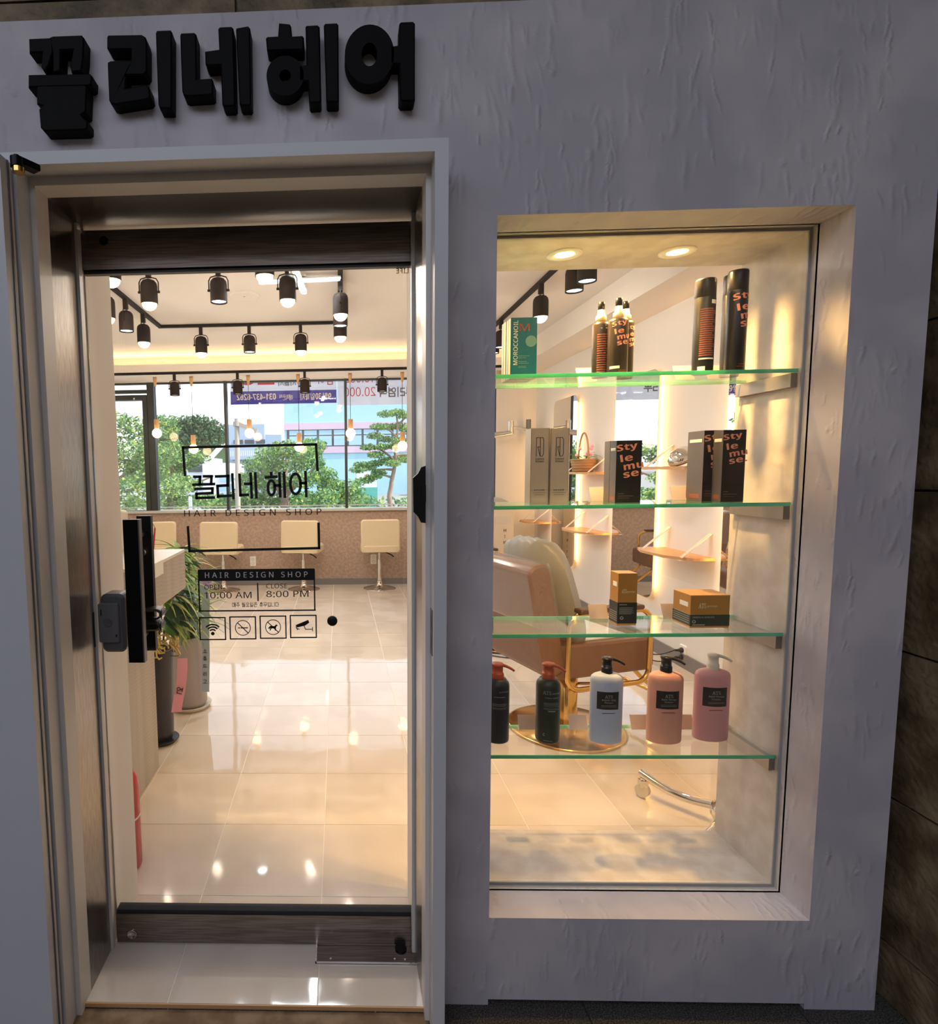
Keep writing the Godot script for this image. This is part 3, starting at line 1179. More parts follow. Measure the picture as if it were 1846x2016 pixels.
	text_px("H A I R   D E S I G N   S H O P", 362, 632, 1009, 12.5, zd, bk, "decal_subtitle", g)
	# opening hours panel
	var p0 := pz(389, 1123, zd)
	var p1 := pz(621, 1202, zd)
	var yt := pz(505, 1120, zd).y
	var ym := pz(505, 1143, zd).y
	var yl := pz(505, 1202, zd).y
	mb = MB.new()
	mb.prism(MB.rrect(p0.x, ym, p1.x, yt, .004), zd, zd + .0007)
	mb.stroke(Vector2(p0.x + .002, ym), Vector2(p0.x + .002, yl), .004, zd, zd + .0007)
	mb.stroke(Vector2(p1.x - .002, ym), Vector2(p1.x - .002, yl), .004, zd, zd + .0007)
	mb.stroke(Vector2(p0.x, yl), Vector2(p1.x, yl), .004, zd, zd + .0007, .2)
	put(mb, "decal_hours_panel", bk, g)
	text_px("H A I R   D E S I G N   S H O P", 403, 605, 1131.5, 11, zd + .0008, M.decal_white, "decal_hours_title", g)
	text_px("OPEN", 402, 437, 1156, 9.5, zd, bk, "decal_open", g)
	text_px("10:00 AM", 402, 495, 1172, 13, zd, bk, "decal_opening_time", g)
	text_px("CLOSE", 524, 565, 1153.5, 9.5, zd, bk, "decal_close", g)
	text_px("8:00 PM", 524, 607, 1169.5, 13, zd, bk, "decal_closing_time", g)
	put(strokes_px([[507,1149, 508,1182]], 2.6, zd), "decal_divider", bk, g)
	var hl := hangul_line([["m","ae",""], ["j","u",""], [], ["o","wo","r"], ["o","yo",""], ["o","i","r"], ["o","eu","n"], [], ["h","yu",""], ["m","u",""], ["o","i","b"], ["n","i",""], ["d","a",""]], .0098, .0113, .0013, 0, .0007, 1.25)
	var ho := put(hl, "decal_closed_days", bk, g)
	ho.position = pz(457, 1186.5, zd)
	# pictograms
	var icx := [418.5, 478.0, 537.5, 597.0]
	for k in 4:
		var c := pz(icx[k], 1237.5 - k * 1.4, zd)
		var C := Vector2(c.x, c.y)
		var hw := .0365
		var hh := .032
		mb = MB.new()
		var t := .0036
		for e in [[-1, -1, 1, -1], [1, -1, 1, 1], [1, 1, -1, 1], [-1, 1, -1, -1]]:
			mb.stroke(C + Vector2(e[0] * hw, e[1] * hh), C + Vector2(e[2] * hw, e[3] * hh), t, zd, zd + .0007, .3)
		if k == 0:
			for r in [.011, .0185, .026]:
				mb.ring(C + Vector2(0, -.014), r, r, .0042, zd, zd + .0007, 14, PI * .24, PI * .76)
			mb.ring(C + Vector2(0, -.0145), .0026, .0026, .0052, zd, zd + .0007, 16)
		elif k < 3:
			mb.ring(C, .0215, .0215, .0022, zd, zd + .0007, 32)
			mb.stroke(C + Vector2(-.0152, .0152), C + Vector2(.0152, -.0152), .0026, zd, zd + .0007, 0)
			if k == 1:
				mb.box(Vector3(C.x - .0135, C.y - .0015, zd), Vector3(C.x - .0085, C.y + .0015, zd + .0007))
				mb.box(Vector3(C.x - .007, C.y - .0015, zd), Vector3(C.x + .0145, C.y + .0015, zd + .0007))
			else:
				var dog := PackedVector2Array()
				for q in [[-14,-2], [-8,4], [4,3], [9,8], [11,7], [14,4], [10,3], [8,-3], [7,-10], [5,-10], [4,-4], [-4,-3], [-8,-10], [-10,-10], [-8,-2], [-12,-6]]:
					dog.append(C + Vector2(q[0], q[1]) * .001)
				mb.prism(dog, zd, zd + .0007)
		else:
			var cv := PackedVector2Array()
			for q in [[-22,4], [14,19], [17,11], [6,3], [-18,-3]]:
				cv.append(C + Vector2(q[0], q[1]) * .001)
			mb.prism(cv, zd, zd + .0007)
			for q in [[-21,-1, -17,-9], [-16,-6, -12,-8], [2,2, 6,-8], [6,-8, 26,-8], [26,-3, 26,-13]]:
				mb.stroke(C + Vector2(q[0], q[1]) * .001, C + Vector2(q[2], q[3]) * .001, .0022, zd, zd + .0007)
		put(mb, ["decal_wifi", "decal_no_smoking", "decal_no_dogs", "decal_camera"][k], bk, g)
	var lifeb := Basis(Vector3.UP, PI)
	var lp := pz(792, 533, zg - .006)
	fit("LIFE", .033, .014, M.gold, "decal_sticker", g, Transform3D(lifeb, lp), true)
	# ----- floor spring box let into the threshold
	var fa := py_(622, 1861, .0)
	var fb := py_(824, 1900, .0)
	var t0 := thing("floor_spring_box", "open steel floor spring box sunk into the threshold tiles", "door hardware", Vector3((fa.x + fb.x) / 2, .0005, (fa.z + fb.z) / 2))
	var hx := absf(fb.x - fa.x) / 2
	var hz := absf(fb.z - fa.z) / 2
	mb = MB.new()
	mb.box(Vector3(-hx, 0, -hz), Vector3(hx, .0012, hz))
	put(mb, "cover_plate", M.rail_steel, t0)
	mb = MB.new()
	mb.box(Vector3(-hx, 0, hz - .004), Vector3(hx, .004, hz))
	mb.box(Vector3(-hx, 0, -hz), Vector3(-hx + .004, .004, hz))
	mb.box(Vector3(hx - .004, 0, -hz), Vector3(hx, .004, hz))
	put(mb, "rim", M.chrome, t0)
	mb = MB.new()
	mb.cyl(Vector3(hx - .045, .001, -hz + .012), Vector3(hx - .045, .005, -hz + .012), .017, -1, 20)
	put(mb, "spindle", M.black_metal, t0)
	for q in [[-.7, .5, .003], [.55, .45, .003], [.75, .5, .003]]:
		mb = MB.new()
		mb.cyl(Vector3(hx * q[0], .001, hz * q[1]), Vector3(hx * q[0], .0025, hz * q[1]), q[2], -1, 10)
		put(mb, "plate_screw", M.chrome, t0)

func niche() -> void:
	# the display case let into the wall
	var c := Node3D.new()
	c.name = "display_case"
	add_child(c)
	tag(c, "lit grey board display case let into the shop front", "display case")
	var z0 := -1.576
	var z1 := -1.822
	var B: Material = M.case_board
	var mb := MB.new()
	mb.box(Vector3(1.188, .23, z0), Vector3(1.205, 2.0, z1))
	put(mb, "side_board", B, c)
	mb = MB.new()
	mb.box(Vector3(.37, .23, z0), Vector3(.3765, 2.0, z1))
	put(mb, "side_board", B, c)
	mb = MB.new()
	mb.box(Vector3(.37, .224, z0), Vector3(1.205, .240, z1))
	put(mb, "base_board", B, c)
	mb = MB.new()
	mb.box(Vector3(.37, 1.984, z0), Vector3(1.205, 2.0, z1))
	put(mb, "head_board", B, c)
	mb = MB.new()
	mb.box(Vector3(1.187, .2425, -1.5755), Vector3(1.195, 1.984, -1.5715))
	mb.box(Vector3(.3785, .2425, -1.5755), Vector3(.385, 1.984, -1.5715))
	mb.box(Vector3(.3785, .2345, -1.5755), Vector3(1.195, .2425, -1.5715))
	mb.box(Vector3(.3785, 1.984, -1.5755), Vector3(1.195, 1.991, -1.5715))
	put(mb, "silicone_bead", M.silicone, c)
	mb = MB.new()
	mb.box(Vector3(.38, .236, -1.581), Vector3(1.193, 1.99, -1.576))
	put(mb, "window_pane", M.glass, c)
	# downlights
	for px in [[1111, 500], [1333, 495]]:
		var p := py_(px[0], px[1], 1.984)
		var t := thing("downlight", ["round recessed downlight over the teal cartons and spray bottles", "round recessed downlight over the tall black spray cans"][0 if px[0] < 1200 else 1], "ceiling light", p, 0, "downlights in the display case")
		mb = MB.new()
		mb.lathe([Vector2(.026, .004), Vector2(.026, -.002), Vector2(.03, -.004), Vector2(.046, -.003), Vector2(.046, .0), Vector2(.046, .002)], 32)
		put(mb, "trim_ring", M.paper_white, t)
		mb = MB.new()
		mb.lathe([Vector2(0, -.0015), Vector2(.026, -.0015)], 32)
		put(mb, "light_lens", M.down_lens, t)
		spot(t, "downlight_beam", Color(1.0, .80, .48), NICHE, Vector3(0, -.006, 0), Vector3.DOWN, 68, .024, .9)
	# glass shelves and their brackets
	var ys := [1.6415, 1.2975, .9475, .605]
	var nm := ["topmost", "second", "third", "lowest"]
	var ct := ["spray cans", "black cartons", "two gold cartons", "pump bottles"]
	for k in 4:
		var y: float = ys[k]
		var s := thing("glass_shelf", "%s glass shelf with green edge in the display case, under the %s" % [nm[k], ct[k]], "shelf", Vector3(.78, y, -1.68), 0, "glass shelves of the display case")
		mb = MB.new()
		mb.box(Vector3(-.4, -.005, -.095), Vector3(.406, .005, .0965))
		put(mb, "shelf_plate", M.shelf_glass, s)
		mb = MB.new()
		mb.box(Vector3(-.4, -.005, .0968), Vector3(.406, .005, .0985))
		mb.box(Vector3(-.4, -.005, -.0985), Vector3(.406, .005, -.0955))
		put(mb, "polished_edge", M.shelf_edge, s)
		var bk := thing("shelf_bracket", "flat steel bracket on the case side under the %s glass shelf" % nm[k], "bracket", Vector3(1.1878, y - .005, -1.68), 0, "brackets of the glass shelves")
		mb = MB.new()
		mb.box(Vector3(-.016, -.036, -.12), Vector3(0, -.0005, .093))
		put(mb, "bracket_bar", M.bracket_steel, bk)

const NICHE := 1.0

func carton(called: String, label: String, cat: String, xl: float, xr: float, yt: float, ybase: float, zf: float, depth: float, m: Material, group: String) -> Node3D:
	# front face between photograph columns xl and xr at the depth zf, standing on ybase
	var a := pz(xl, yt, zf)
	var b := pz(xr, yt, zf)
	var w := b.x - a.x
	var h := (a.y + b.y) / 2 - ybase
	var t := thing(called, label, cat, Vector3((a.x + b.x) / 2, ybase, zf - depth / 2), 0, group)
	var mb := MB.new()
	mb.at(Transform3D(Basis(Vector3.RIGHT, -PI / 2), Vector3.ZERO))
	mb.rbox(Vector3(-w / 2, -depth / 2, 0), Vector3(w / 2, depth / 2, h), .0012, .0, 2)
	put(mb, "carton_body", m, t)
	t.set_meta("w", w)
	t.set_meta("h", h)
	t.set_meta("d", depth)
	return t

func lines_of_print(t: Node3D, m: Material, rows: Array, z: float, called := "small_print") -> void:
	var mb := MB.new()
	for r in rows:      # [x0, x1, y, thickness]
		mb.box(Vector3(r[0], r[2] - r[3] / 2, z), Vector3(r[1], r[2] + r[3] / 2, z + .0004))
	put(mb, called, m, t)

func style_print(t: Node3D, x: float, ytop: float, s: float, z: float, curve := 0.0) -> void:
	# four slanted rows of salmon lettering
	var rows := ["Sty", "le", "mu", "se."]
	var wd := [.74, .44, .70, .70]
	var hg := [.30, .26, .20, .20]
	var dx := [.38, .36, .62, .62]
	var dy := [-.18, -.54, -.84, -1.12]
	for k in 4:
		var b := Basis(Vector3.BACK, .17)
		var o := fit(rows[k], s * wd[k], s * hg[k], M.salmon, "slanted_lettering", t, Transform3D(b, Vector3(x + dx[k] * s, ytop + dy[k] * s, z)), true)
		if curve > 0.0:
			bend_text(o, curve)

func pump_bottle(called: String, label: String, cx: float, wpx: float, top: float, base_y: float, bottom_px: float, body: Material, cap: Material, oval: float, mouth: float, turn: float) -> Node3D:
	# base centre found from the front of the foot on the shelf
	var f := py_(cx, bottom_px, base_y)
	var r := wpx / 2 / FOCAL * -(f.z - .03) / sqrt(1.0 + pow(oval * (cx - CX) / FOCAL, 2.0))
	var zc := f.z - r * oval
	var p := pz(cx, bottom_px, zc)
	var t := thing(called, label, "bottle", Vector3(p.x, base_y, zc), 0, "pump bottles on the lowest glass shelf")
	var h := pz(cx, top, zc).y - base_y
	var mb := MB.new()
	mb.lathe([Vector2(0, 0), Vector2(r * .9, 0), Vector2(r * .97, .002), Vector2(r, .006), Vector2(r, h - .02), Vector2(r * .985, h - .012), Vector2(r * .93, h - .005), Vector2(r * .8, h), Vector2(mouth * 1.3, h + .006), Vector2(mouth, h + .006)], 40, 1.0, oval)
	put(mb, "bottle_body", body, t)
	mb = MB.new()
	mb.lathe([Vector2(0, h + .004), Vector2(mouth, h + .004), Vector2(mouth, h + .004), Vector2(mouth, h + .02), Vector2(mouth * .93, h + .022), Vector2(mouth * .86, h + .022), Vector2(mouth * .86, h + .04), Vector2(mouth * 1.0, h + .043), Vector2(mouth * 1.0, h + .047), Vector2(mouth * .9, h + .049), Vector2(0, h + .05)], 28)
	var pm := put(mb, "pump_cap", cap, t)
	mb = MB.new()
	var path := PackedVector3Array()
	for i in 7:
		var u := i / 6.0
		path.append(Vector3(mouth * .5 + u * .038, h + .045 - u * u * .014, 0).rotated(Vector3.UP, turn))
	mb.tube(path, .0052, 10, .0032)
	put(mb, "pump_spout", cap, pm)
	t.set_meta("r", r)
	t.set_meta("h", h)
	return t

func curved_label(t: Node3D, m: Material, r: float, oval: float, x0: float, x1: float, y0: float, y1: float, called: String, off := .0006) -> void:
	# a label following the oval front of a bottle
	var mb := MB.new()
	var n := 10
	var base := 0
	for i in n + 1:
		var x := lerpf(x0, x1, float(i) / n)
		var z := oval * sqrt(maxf(r * r - x * x, 0.0)) + off
		var nn := Vector3(x, 0, z / oval / oval).normalized()
		mb.vert(Vector3(x, y0, z), nn)
		mb.vert(Vector3(x, y1, z), nn)
	for i in n:
		base = i * 2
		mb.face(base, base + 2, base + 1)
		mb.face(base + 1, base + 2, base + 3)
	put(mb, called, m, t)

func rows_round(t: Node3D, m: Material, r: float, rows: Array) -> void:
	# printed rows following a round bottle
	var mb := MB.new()
	for q in rows:
		for j in 6:
			var u0 := lerpf(q[0], q[1], j / 6.0)
			var u1 := lerpf(q[0], q[1], (j + 1) / 6.0)
			var a := Vector3(u0, q[2] - q[3] / 2, sqrt(r * r - u0 * u0) + .0004)
			var b := Vector3(u1, q[2] - q[3] / 2, sqrt(r * r - u1 * u1) + .0004)
			mb.quad(a, b, b + Vector3(0, q[3], 0), a + Vector3(0, q[3], 0))
	put(mb, "small_print", m, t)

func price_tag(k: int, px: float, py: float, shelf_y: float, z: float, beside: String) -> void:
	var p := pz(px, py, z)
	var t := thing("price_tag_holder", "clear tilted price tag holder %s" % beside, "price tag", Vector3(p.x, shelf_y, z), 0, "price tag holders in the display case")
	var mb := MB.new()
	mb.at(Transform3D(Basis(Vector3.RIGHT, -.42), Vector3.ZERO))
	mb.box(Vector3(-.027, .001, -.001), Vector3(.027, .044, .0))
	put(mb, "tag_card", M.tag_card, t)
	mb = MB.new()
	mb.at(Transform3D(Basis(Vector3.RIGHT, -.42), Vector3.ZERO))
	mb.box(Vector3(-.028, .0, .0002), Vector3(.028, .046, .0016))
	mb.at(Transform3D())
	mb.box(Vector3(-.028, .0, -.03), Vector3(.028, .0014, .0))
	put(mb, "tag_holder", M.acrylic, t)

func goods() -> void:
	mat("teal", rgb(0, 104, 124), .35)
	mat("teal_pale", rgb(104, 156, 148), .4)
	mat("copper_print", rgb(160, 78, 52), .4, .2)
	mat("white_print", rgb(232, 236, 230), .5)
	mat("dim_print", rgb(120, 96, 86), .6)
	mat("salmon", rgb(238, 152, 122), .5)
	mat("carton_black", rgb(16, 15, 16), .4)
	mat("carton_charcoal", rgb(88, 82, 84), .4)
	mat("carton_silver", rgb(190, 178, 164), .35, .2)
	mat("carton_silver_edge", rgb(120, 110, 100), .35, .3)
	mat("dark_print", rgb(52, 48, 48), .5)
	mat("gold_card", rgb(186, 134, 60), .38, .25)
	mat("gold_print", rgb(232, 214, 176), .4)
	mat("green_band", rgb(34, 52, 46), .4)
	mat("navy_band", rgb(24, 30, 36), .4)
	mat("grey_print", rgb(150, 152, 148), .5)
	mat("bottle_navy", rgb(20, 28, 46), .4)
	mat("bottle_green", rgb(34, 44, 30), .4)
	mat("bottle_blue_white", rgb(188, 198, 218), .42)
	mat("bottle_peach", rgb(226, 162, 138), .42)
	mat("bottle_pink", rgb(214, 152, 148), .42)
	mat("cap_rust", rgb(182, 76, 36), .4)
	mat("cap_black", rgb(26, 22, 22), .3)
	mat("cap_cream", rgb(226, 216, 196), .45)
	mat("label_black", rgb(28, 26, 28), .5)
	mat("amber_black", rgb(46, 36, 28), .3)
	mat("print_rust", rgb(142, 80, 60), .5)
	mat("sprayer_cream", rgb(238, 222, 178), .4)
	mat("tag_card", rgb(158, 138, 134), .5)
	pane("acrylic", Color(.95, .95, .95), .06, .05)
	var SY := [1.6465, 1.3025, .9525, .610]
	var z := -1.655
	# ----- top shelf: teal cartons
	var g1 := "cartons on the glass shelves"
	for k in 2:
		var t := carton("teal_carton", ["teal carton with white vertical lettering and a round seal", "teal carton half hidden behind its lettered twin"][k], "box", [1005.5, 996.0][k], [1058.0, 1046.0][k], [625.0, 632.0][k], SY[0], [z, z - .045][k], .038, M.teal, g1)
		var w: float = t.get_meta("w")
		var h: float = t.get_meta("h")
		var zf := .0192
		var mb := MB.new()
		mb.box(Vector3(-w / 2 - .0005, .001, -.019), Vector3(-w / 2, h - .001, .019))
		put(mb, "pale_side", M.paper_white, t)
		mb = MB.new()
		mb.box(Vector3(-w / 2 - .0008, .001, -.006), Vector3(-w / 2 - .0004, h - .001, .0))
		put(mb, "side_stripe", M.teal, t)
		if k == 0:
			fit("MOROCCANOIL", h * .73, w * .16, M.white_print, "brand_lettering", t, Transform3D(Basis(Vector3.BACK, PI / 2), Vector3(-w * .31, h * .59, zf)))
			fit("M", w * .38, h * .12, M.copper_print, "monogram", t, Transform3D(Basis(), Vector3(w * .02, h * .84, zf)))
			mb = MB.new()
			mb.at(Transform3D(Basis(Vector3.RIGHT, PI / 2), Vector3(w * .27, h * .61, zf - .0006)))
			mb.lathe([Vector2(w * .21, 0), Vector2(w * .21, .001), Vector2(w * .21, .001), Vector2(0, .001)], 28)
			put(mb, "round_seal", M.teal_pale, t)
			lines_of_print(t, M.teal_pale, [[-w * .2, w * .22, h * .37, .0016], [-w * .2, w * .1, h * .34, .0016], [-w * .2, w * .12, h * .28, .0016], [-w * .2, w * .2, h * .25, .0016], [-w * .2, w * .08, h * .2, .0014], [-w * .2, w * .1, h * .18, .0014]], zf)
	# spray bottles
	var sb := [[1181.0, 33.0, 636.0, z - .02, "amber spray bottle showing its printed back, beside the teal cartons"], [1215.0, 40.0, 629.0, z + .018, "amber spray bottle with slanted salmon lettering, foremost of the three"], [1229.0, 34.0, 634.0, z - .045, "amber spray bottle tucked behind the lettered one"]]
	for k in 3:
		var q: Array = sb[k]
		var p := pz(q[0], 700, q[3])
		var r: float = q[1] / 2 / FOCAL * -q[3] / sqrt(1.0 + pow((q[0] - CX) / FOCAL, 2.0))
		var h: float = pz(q[0], q[2], q[3]).y - SY[0]
		var t := thing("spray_bottle", q[4], "bottle", Vector3(p.x, SY[0], q[3]), 0, "spray bottles on the topmost glass shelf")
		var mb := MB.new()
		mb.lathe([Vector2(0, 0), Vector2(r * .94, 0), Vector2(r, .003), Vector2(r, h - .008), Vector2(r * .92, h - .001), Vector2(r * .6, h + .002), Vector2(.011, h + .004), Vector2(.011, h + .006)], 32)
		put(mb, "bottle_body", M.amber_black, t)
		mb = MB.new()
		mb.lathe([Vector2(0, h + .003), Vector2(.0135, h + .003), Vector2(.0135, h + .016), Vector2(.010, h + .02), Vector2(.0085, h + .034), Vector2(0, h + .034)], 24)
		put(mb, "spray_collar", M.sprayer_cream, t)
		mb = MB.new()
		mb.lathe([Vector2(0, h + .034), Vector2(.0085, h + .034), Vector2(.0085, h + .053), Vector2(.007, h + .055), Vector2(0, h + .055)], 20)
		put(mb, "spray_nozzle", M.cap_black, t)
		if k == 1:
			style_print(t, -r * 1.05, h - .006, .052, r, r)
			curved_label(t, M.paper_white, r, 1.0, -r * .95, -r * .2, .015, .022, "price_sticker")
			lines_of_print(t, M.print_rust, [[-r * .3, r * .5, .010, .0012], [-r * .3, r * .4, .0065, .001]], r * .99)
		elif k == 0:
			var rows := []
			for i in 17:
				rows.append([-r * .72, r * (.5 + .2 * sin(i * 2.1)), .012 + i * .0062, .0034])
			var mb2 := MB.new()
			for rr in rows:
				for j in 8:
					var u0 := lerpf(rr[0], rr[1], j / 8.0)
					var u1 := lerpf(rr[0], rr[1], (j + 1) / 8.0)
					var za := sqrt(r * r - u0 * u0) + .0004
					var zb := sqrt(r * r - u1 * u1) + .0004
					mb2.quad(Vector3(u0, rr[2], za), Vector3(u1, rr[2], zb), Vector3(u1, rr[2] + rr[3], zb), Vector3(u0, rr[2] + rr[3], za))
			put(mb2, "printed_back", M.print_rust, t)
			lines_of_print(t, M.white_print, [[-r * .4, r * .5, h - .018, .0016]], r * .96)
		else:
			style_print(t, -r * .5, h - .012, .046, r, r)
	# tall spray cans
	var cs := [[1383.0, 42.0, 551.0, z + .005, "tall black spray can turned to show its printed back"], [1446.0, 41.0, 534.0, z + .02, "tall black spray can with slanted salmon lettering by the case side"], [1436.0, 38.0, 543.0, z - .05, "tall black spray can tucked behind the lettered one"]]
	for k in 3:
		var q: Array = cs[k]
		var p := pz(q[0], 700, q[3])
		var r: float = q[1] / 2 / FOCAL * -q[3] / sqrt(1.0 + pow((q[0] - CX) / FOCAL, 2.0))
		var h: float = pz(q[0], q[2], q[3]).y - SY[0]
		var t := thing("spray_can", q[4], "spray can", Vector3(p.x, SY[0], q[3]), 0, "spray cans on the topmost glass shelf")
		var hc := h * .8
		var mb := MB.new()
		mb.lathe([Vector2(0, 0), Vector2(r * .96, 0), Vector2(r, .003), Vector2(r, hc), Vector2(r * .97, hc + .002)], 36)
		put(mb, "can_body", M.carton_black, t)
		mb = MB.new()
		mb.lathe([Vector2(r * .97, hc), Vector2(r * .985, hc + .001), Vector2(r * .985, h - .004), Vector2(r * .93, h), Vector2(r * .7, h), Vector2(r * .6, h - .006), Vector2(0, h - .006)], 36)
		var cp := put(mb, "can_cap", M.cap_black, t)
		if k == 0:
			mb = MB.new()
			mb.box(Vector3(-r * .35, h - .012, r * .5), Vector3(r * .5, h - .002, r * .9))
			put(mb, "nozzle_slot", M.sprayer_cream, cp)
			var mb2 := MB.new()
			for i in 22:
				for j in 8:
					var x0 := -r * .8
					var x1 := r * (.55 + .25 * sin(i * 1.7))
					var u0 := lerpf(x0, x1, j / 8.0)
					var u1 := lerpf(x0, x1, (j + 1) / 8.0)
					var za := sqrt(r * r - u0 * u0) + .0004
					var zb := sqrt(r * r - u1 * u1) + .0004
					var yy := .045 + i * .0057
					mb2.quad(Vector3(u0, yy, za), Vector3(u1, yy, zb), Vector3(u1, yy + .0036, zb), Vector3(u0, yy + .0036, za))
			put(mb2, "printed_back", M.print_rust, t)
			curved_label(t, M.paper_white, r, 1.0, r * .1, r * .8, hc - .018, hc - .008, "price_sticker")
			curved_label(t, M.paper_white, r, 1.0, -r * .8, r * .6, .036, .04, "print_rule")
			curved_label(t, M.paper_white, r, 1.0, -r * .85, -r * .3, .004, .018, "barcode")
		elif k == 1:
			style_print(t, -r * 1.0, hc - .004, .072, r, r)
			lines_of_print(t, M.print_rust, [[-r * .2, r * .4, .02, .0014], [-r * .4, r * .5, .014, .0014]], r * .98)
	# ----- second shelf: silver cartons, black cartons
	z = -1.66
	for k in 2:
		var t := carton("silver_carton", ["tall silver carton with outlined monogram, standing against the case's inner end", "tall silver carton with outlined monogram, beside the flower basket shelf"][k], "box", [1045.5, 1084.5][k], [1081.5, 1120.5][k], 843.0, SY[1], z, [.05, .036][k], M.carton_silver, g1)
		var w: float = t.get_meta("w")
		var h: float = t.get_meta("h")
		var zf: float = t.get_meta("d") / 2 + .0002
		var mb := MB.new()
		for e in [-1, 1]:
			mb.box(Vector3(e * (w / 2 - .0008), 0, zf), Vector3(e * (w / 2 + .0002), h, zf + .0003))
		put(mb, "dark_edge", M.carton_silver_edge, t)
		mb = MB.new()
		var cy := h * .755
		var q := w * .20
		var hh := h * .122
		var zz := zf + .0004
		mb.stroke(Vector2(-q, cy - hh), Vector2(-q, cy + hh), .0016, zf, zz)
		mb.stroke(Vector2(-q, cy + hh), Vector2(q * .7, cy + hh), .0016, zf, zz)
		mb.stroke(Vector2(q, cy + hh * .75), Vector2(q, cy - hh * .75), .0016, zf, zz)
		mb.stroke(Vector2(q * .7, cy + hh), Vector2(q, cy + hh * .75), .0016, zf, zz)
		mb.stroke(Vector2(q, cy - hh * .75), Vector2(q * .7, cy - hh), .0016, zf, zz)
		mb.stroke(Vector2(q * .7, cy - hh), Vector2(q * .05, cy - hh), .0016, zf, zz)
		mb.stroke(Vector2(q * .05, cy - hh), Vector2(q * .05, cy + hh), .0016, zf, zz)
		mb.stroke(Vector2(-q * .6, cy), Vector2(-q * .05, cy), .0016, zf, zz)
		mb.stroke(Vector2(-q * .6, cy), Vector2(q * .05, cy - hh), .0016, zf, zz)
		put(mb, "monogram", M.dark_print, t)
		fit("Treatment", w * .5, .0052, M.dark_print, "small_lettering", t, Transform3D(Basis(), Vector3(0, h * .597, zf)))
		fit("& Essence", w * .46, .0052, M.dark_print, "small_lettering", t, Transform3D(Basis(), Vector3(0, h * .565, zf)))
		fit("SILKY & SHINE", w * .6, .0036, M.dark_print, "small_lettering", t, Transform3D(Basis(), Vector3(0, h * .183, zf)), true)
		lines_of_print(t, M.dark_print, [[-w * .49, -w * .36, h * .183, .0006], [w * .36, w * .49, h * .183, .0006], [-w * .36, w * .36, h * .148, .0008], [-w * .28, w * .28, h * .12, .0008]], zf)
	var bx := [[1201.5, 1238.0, 868.0, z - .038, "slim black carton half hidden behind the lettered one beside the silver pair"], [1214.0, 1264.5, 867.0, z, "black carton with slanted salmon lettering beside the silver pair"], [1387.0, 1437.0, 847.0, z - .012, "black carton with slanted salmon lettering behind another by the case side"], [1424.5, 1470.0, 846.0, z + .03, "black carton with slanted salmon lettering touching the case side"]]
	for k in 4:
		var q: Array = bx[k]
		var t := carton("black_carton", q[4], "box", q[0], q[1], q[2], SY[1], q[3], [.034, .036, .075, .040][k], M.carton_black, g1)
		var w: float = t.get_meta("w")
		var h: float = t.get_meta("h")
		var dd: float = t.get_meta("d") / 2
		var mb := MB.new()
		mb.box(Vector3(-w / 2 - .0005, .0005, -dd), Vector3(-w / 2, h - .0005, dd))
		put(mb, "charcoal_side", M.carton_charcoal, t)
		if k > 0:
			style_print(t, -w * .5, h * .965, w * 1.1, dd + .0003)
			mb = MB.new()
			mb.at(Transform3D(Basis(Vector3.UP, -PI / 2), Vector3(-w / 2 - .0006, 0, 0)))
			mb.box(Vector3(-dd * .75, h * .84 , -.0003), Vector3(dd * .75, h * .885, .0004))
			put(mb, "price_sticker", M.paper_white, t)
			lines_of_print(t, M.dim_print, [[-w * .4, -w * .18, h * .145, .0014], [-w * .4, w * .2, h * .108, .0014], [-w * .4, w * .05, h * .075, .0008]], dd + .0002)
			mb = MB.new()
			mb.box(Vector3(-w / 2 - .001, h * .04, -dd * .6), Vector3(-w / 2 - .0005, h * .1, dd * .7))
			put(mb, "side_print", M.print_rust, t)
	# ----- third shelf: gold cartons
	var gb := [[1217.5, 1255.5, 1129.0, 1231.0, .05, "tall slim gold carton with a black printed band"], [1360.0, 1437.5, 1172.0, 1236.0, .085, "wide low gold carton with a dark green band"]]
	for k in 2:
		var q: Array = gb[k]
		var f := py_(q[0], q[3], SY[2])
		var t := carton("gold_carton", q[5], "box", q[0], q[1], q[2], SY[2], f.z, q[4], M.gold_card, g1)
		var w: float = t.get_meta("w")
		var h: float = t.get_meta("h")
		var dd: float = t.get_meta("d") / 2
		var mb := MB.new()
		var e := .0004
		var y1 := h * (.44 if k == 0 else .40)
		mb.box(Vector3(-w / 2 - e, .005, -dd - e), Vector3(w / 2 + e, y1, dd + e))
		var bd := put(mb, "printed_band", [M.navy_band, M.green_band][k], t)
		fit("ATS", w * (.26 if k == 0 else .19), .011 if k == 0 else .014, M.gold_print, "brand_lettering", t, Transform3D(Basis(), Vector3(-w * (.18 if k == 0 else .20), h * (.66 if k == 0 else .68), dd + .0003)), false, true)
		fit("prestige", w * (.42 if k == 0 else .26), .006, M.gold_print, "script_lettering", t, Transform3D(Basis(), Vector3(w * (.18 if k == 0 else .05), h * (.645 if k == 0 else .66), dd + .0003)), false, true)
		if k == 0:
			var rows := [[-w * .42, -w * .02, h * .40, .002]]
			for i in 7:
				rows.append([-w * .42, w * (.30 + .1 * sin(i * 3.0)), h * (.34 - i * .02), .0009])
			lines_of_print(t, M.grey_print, rows, dd + .0006)
		else:
			fit("CHUMBESH ALL-IN-ONE MASK", w * .56, .0046, M.grey_print, "band_lettering", t, Transform3D(Basis(), Vector3(-w * .16, h * .325, dd + .0006)))
			lines_of_print(t, M.grey_print, [[-w * .44, -w * .12, h * .09, .0026]], dd + .0006)
		mb = MB.new()
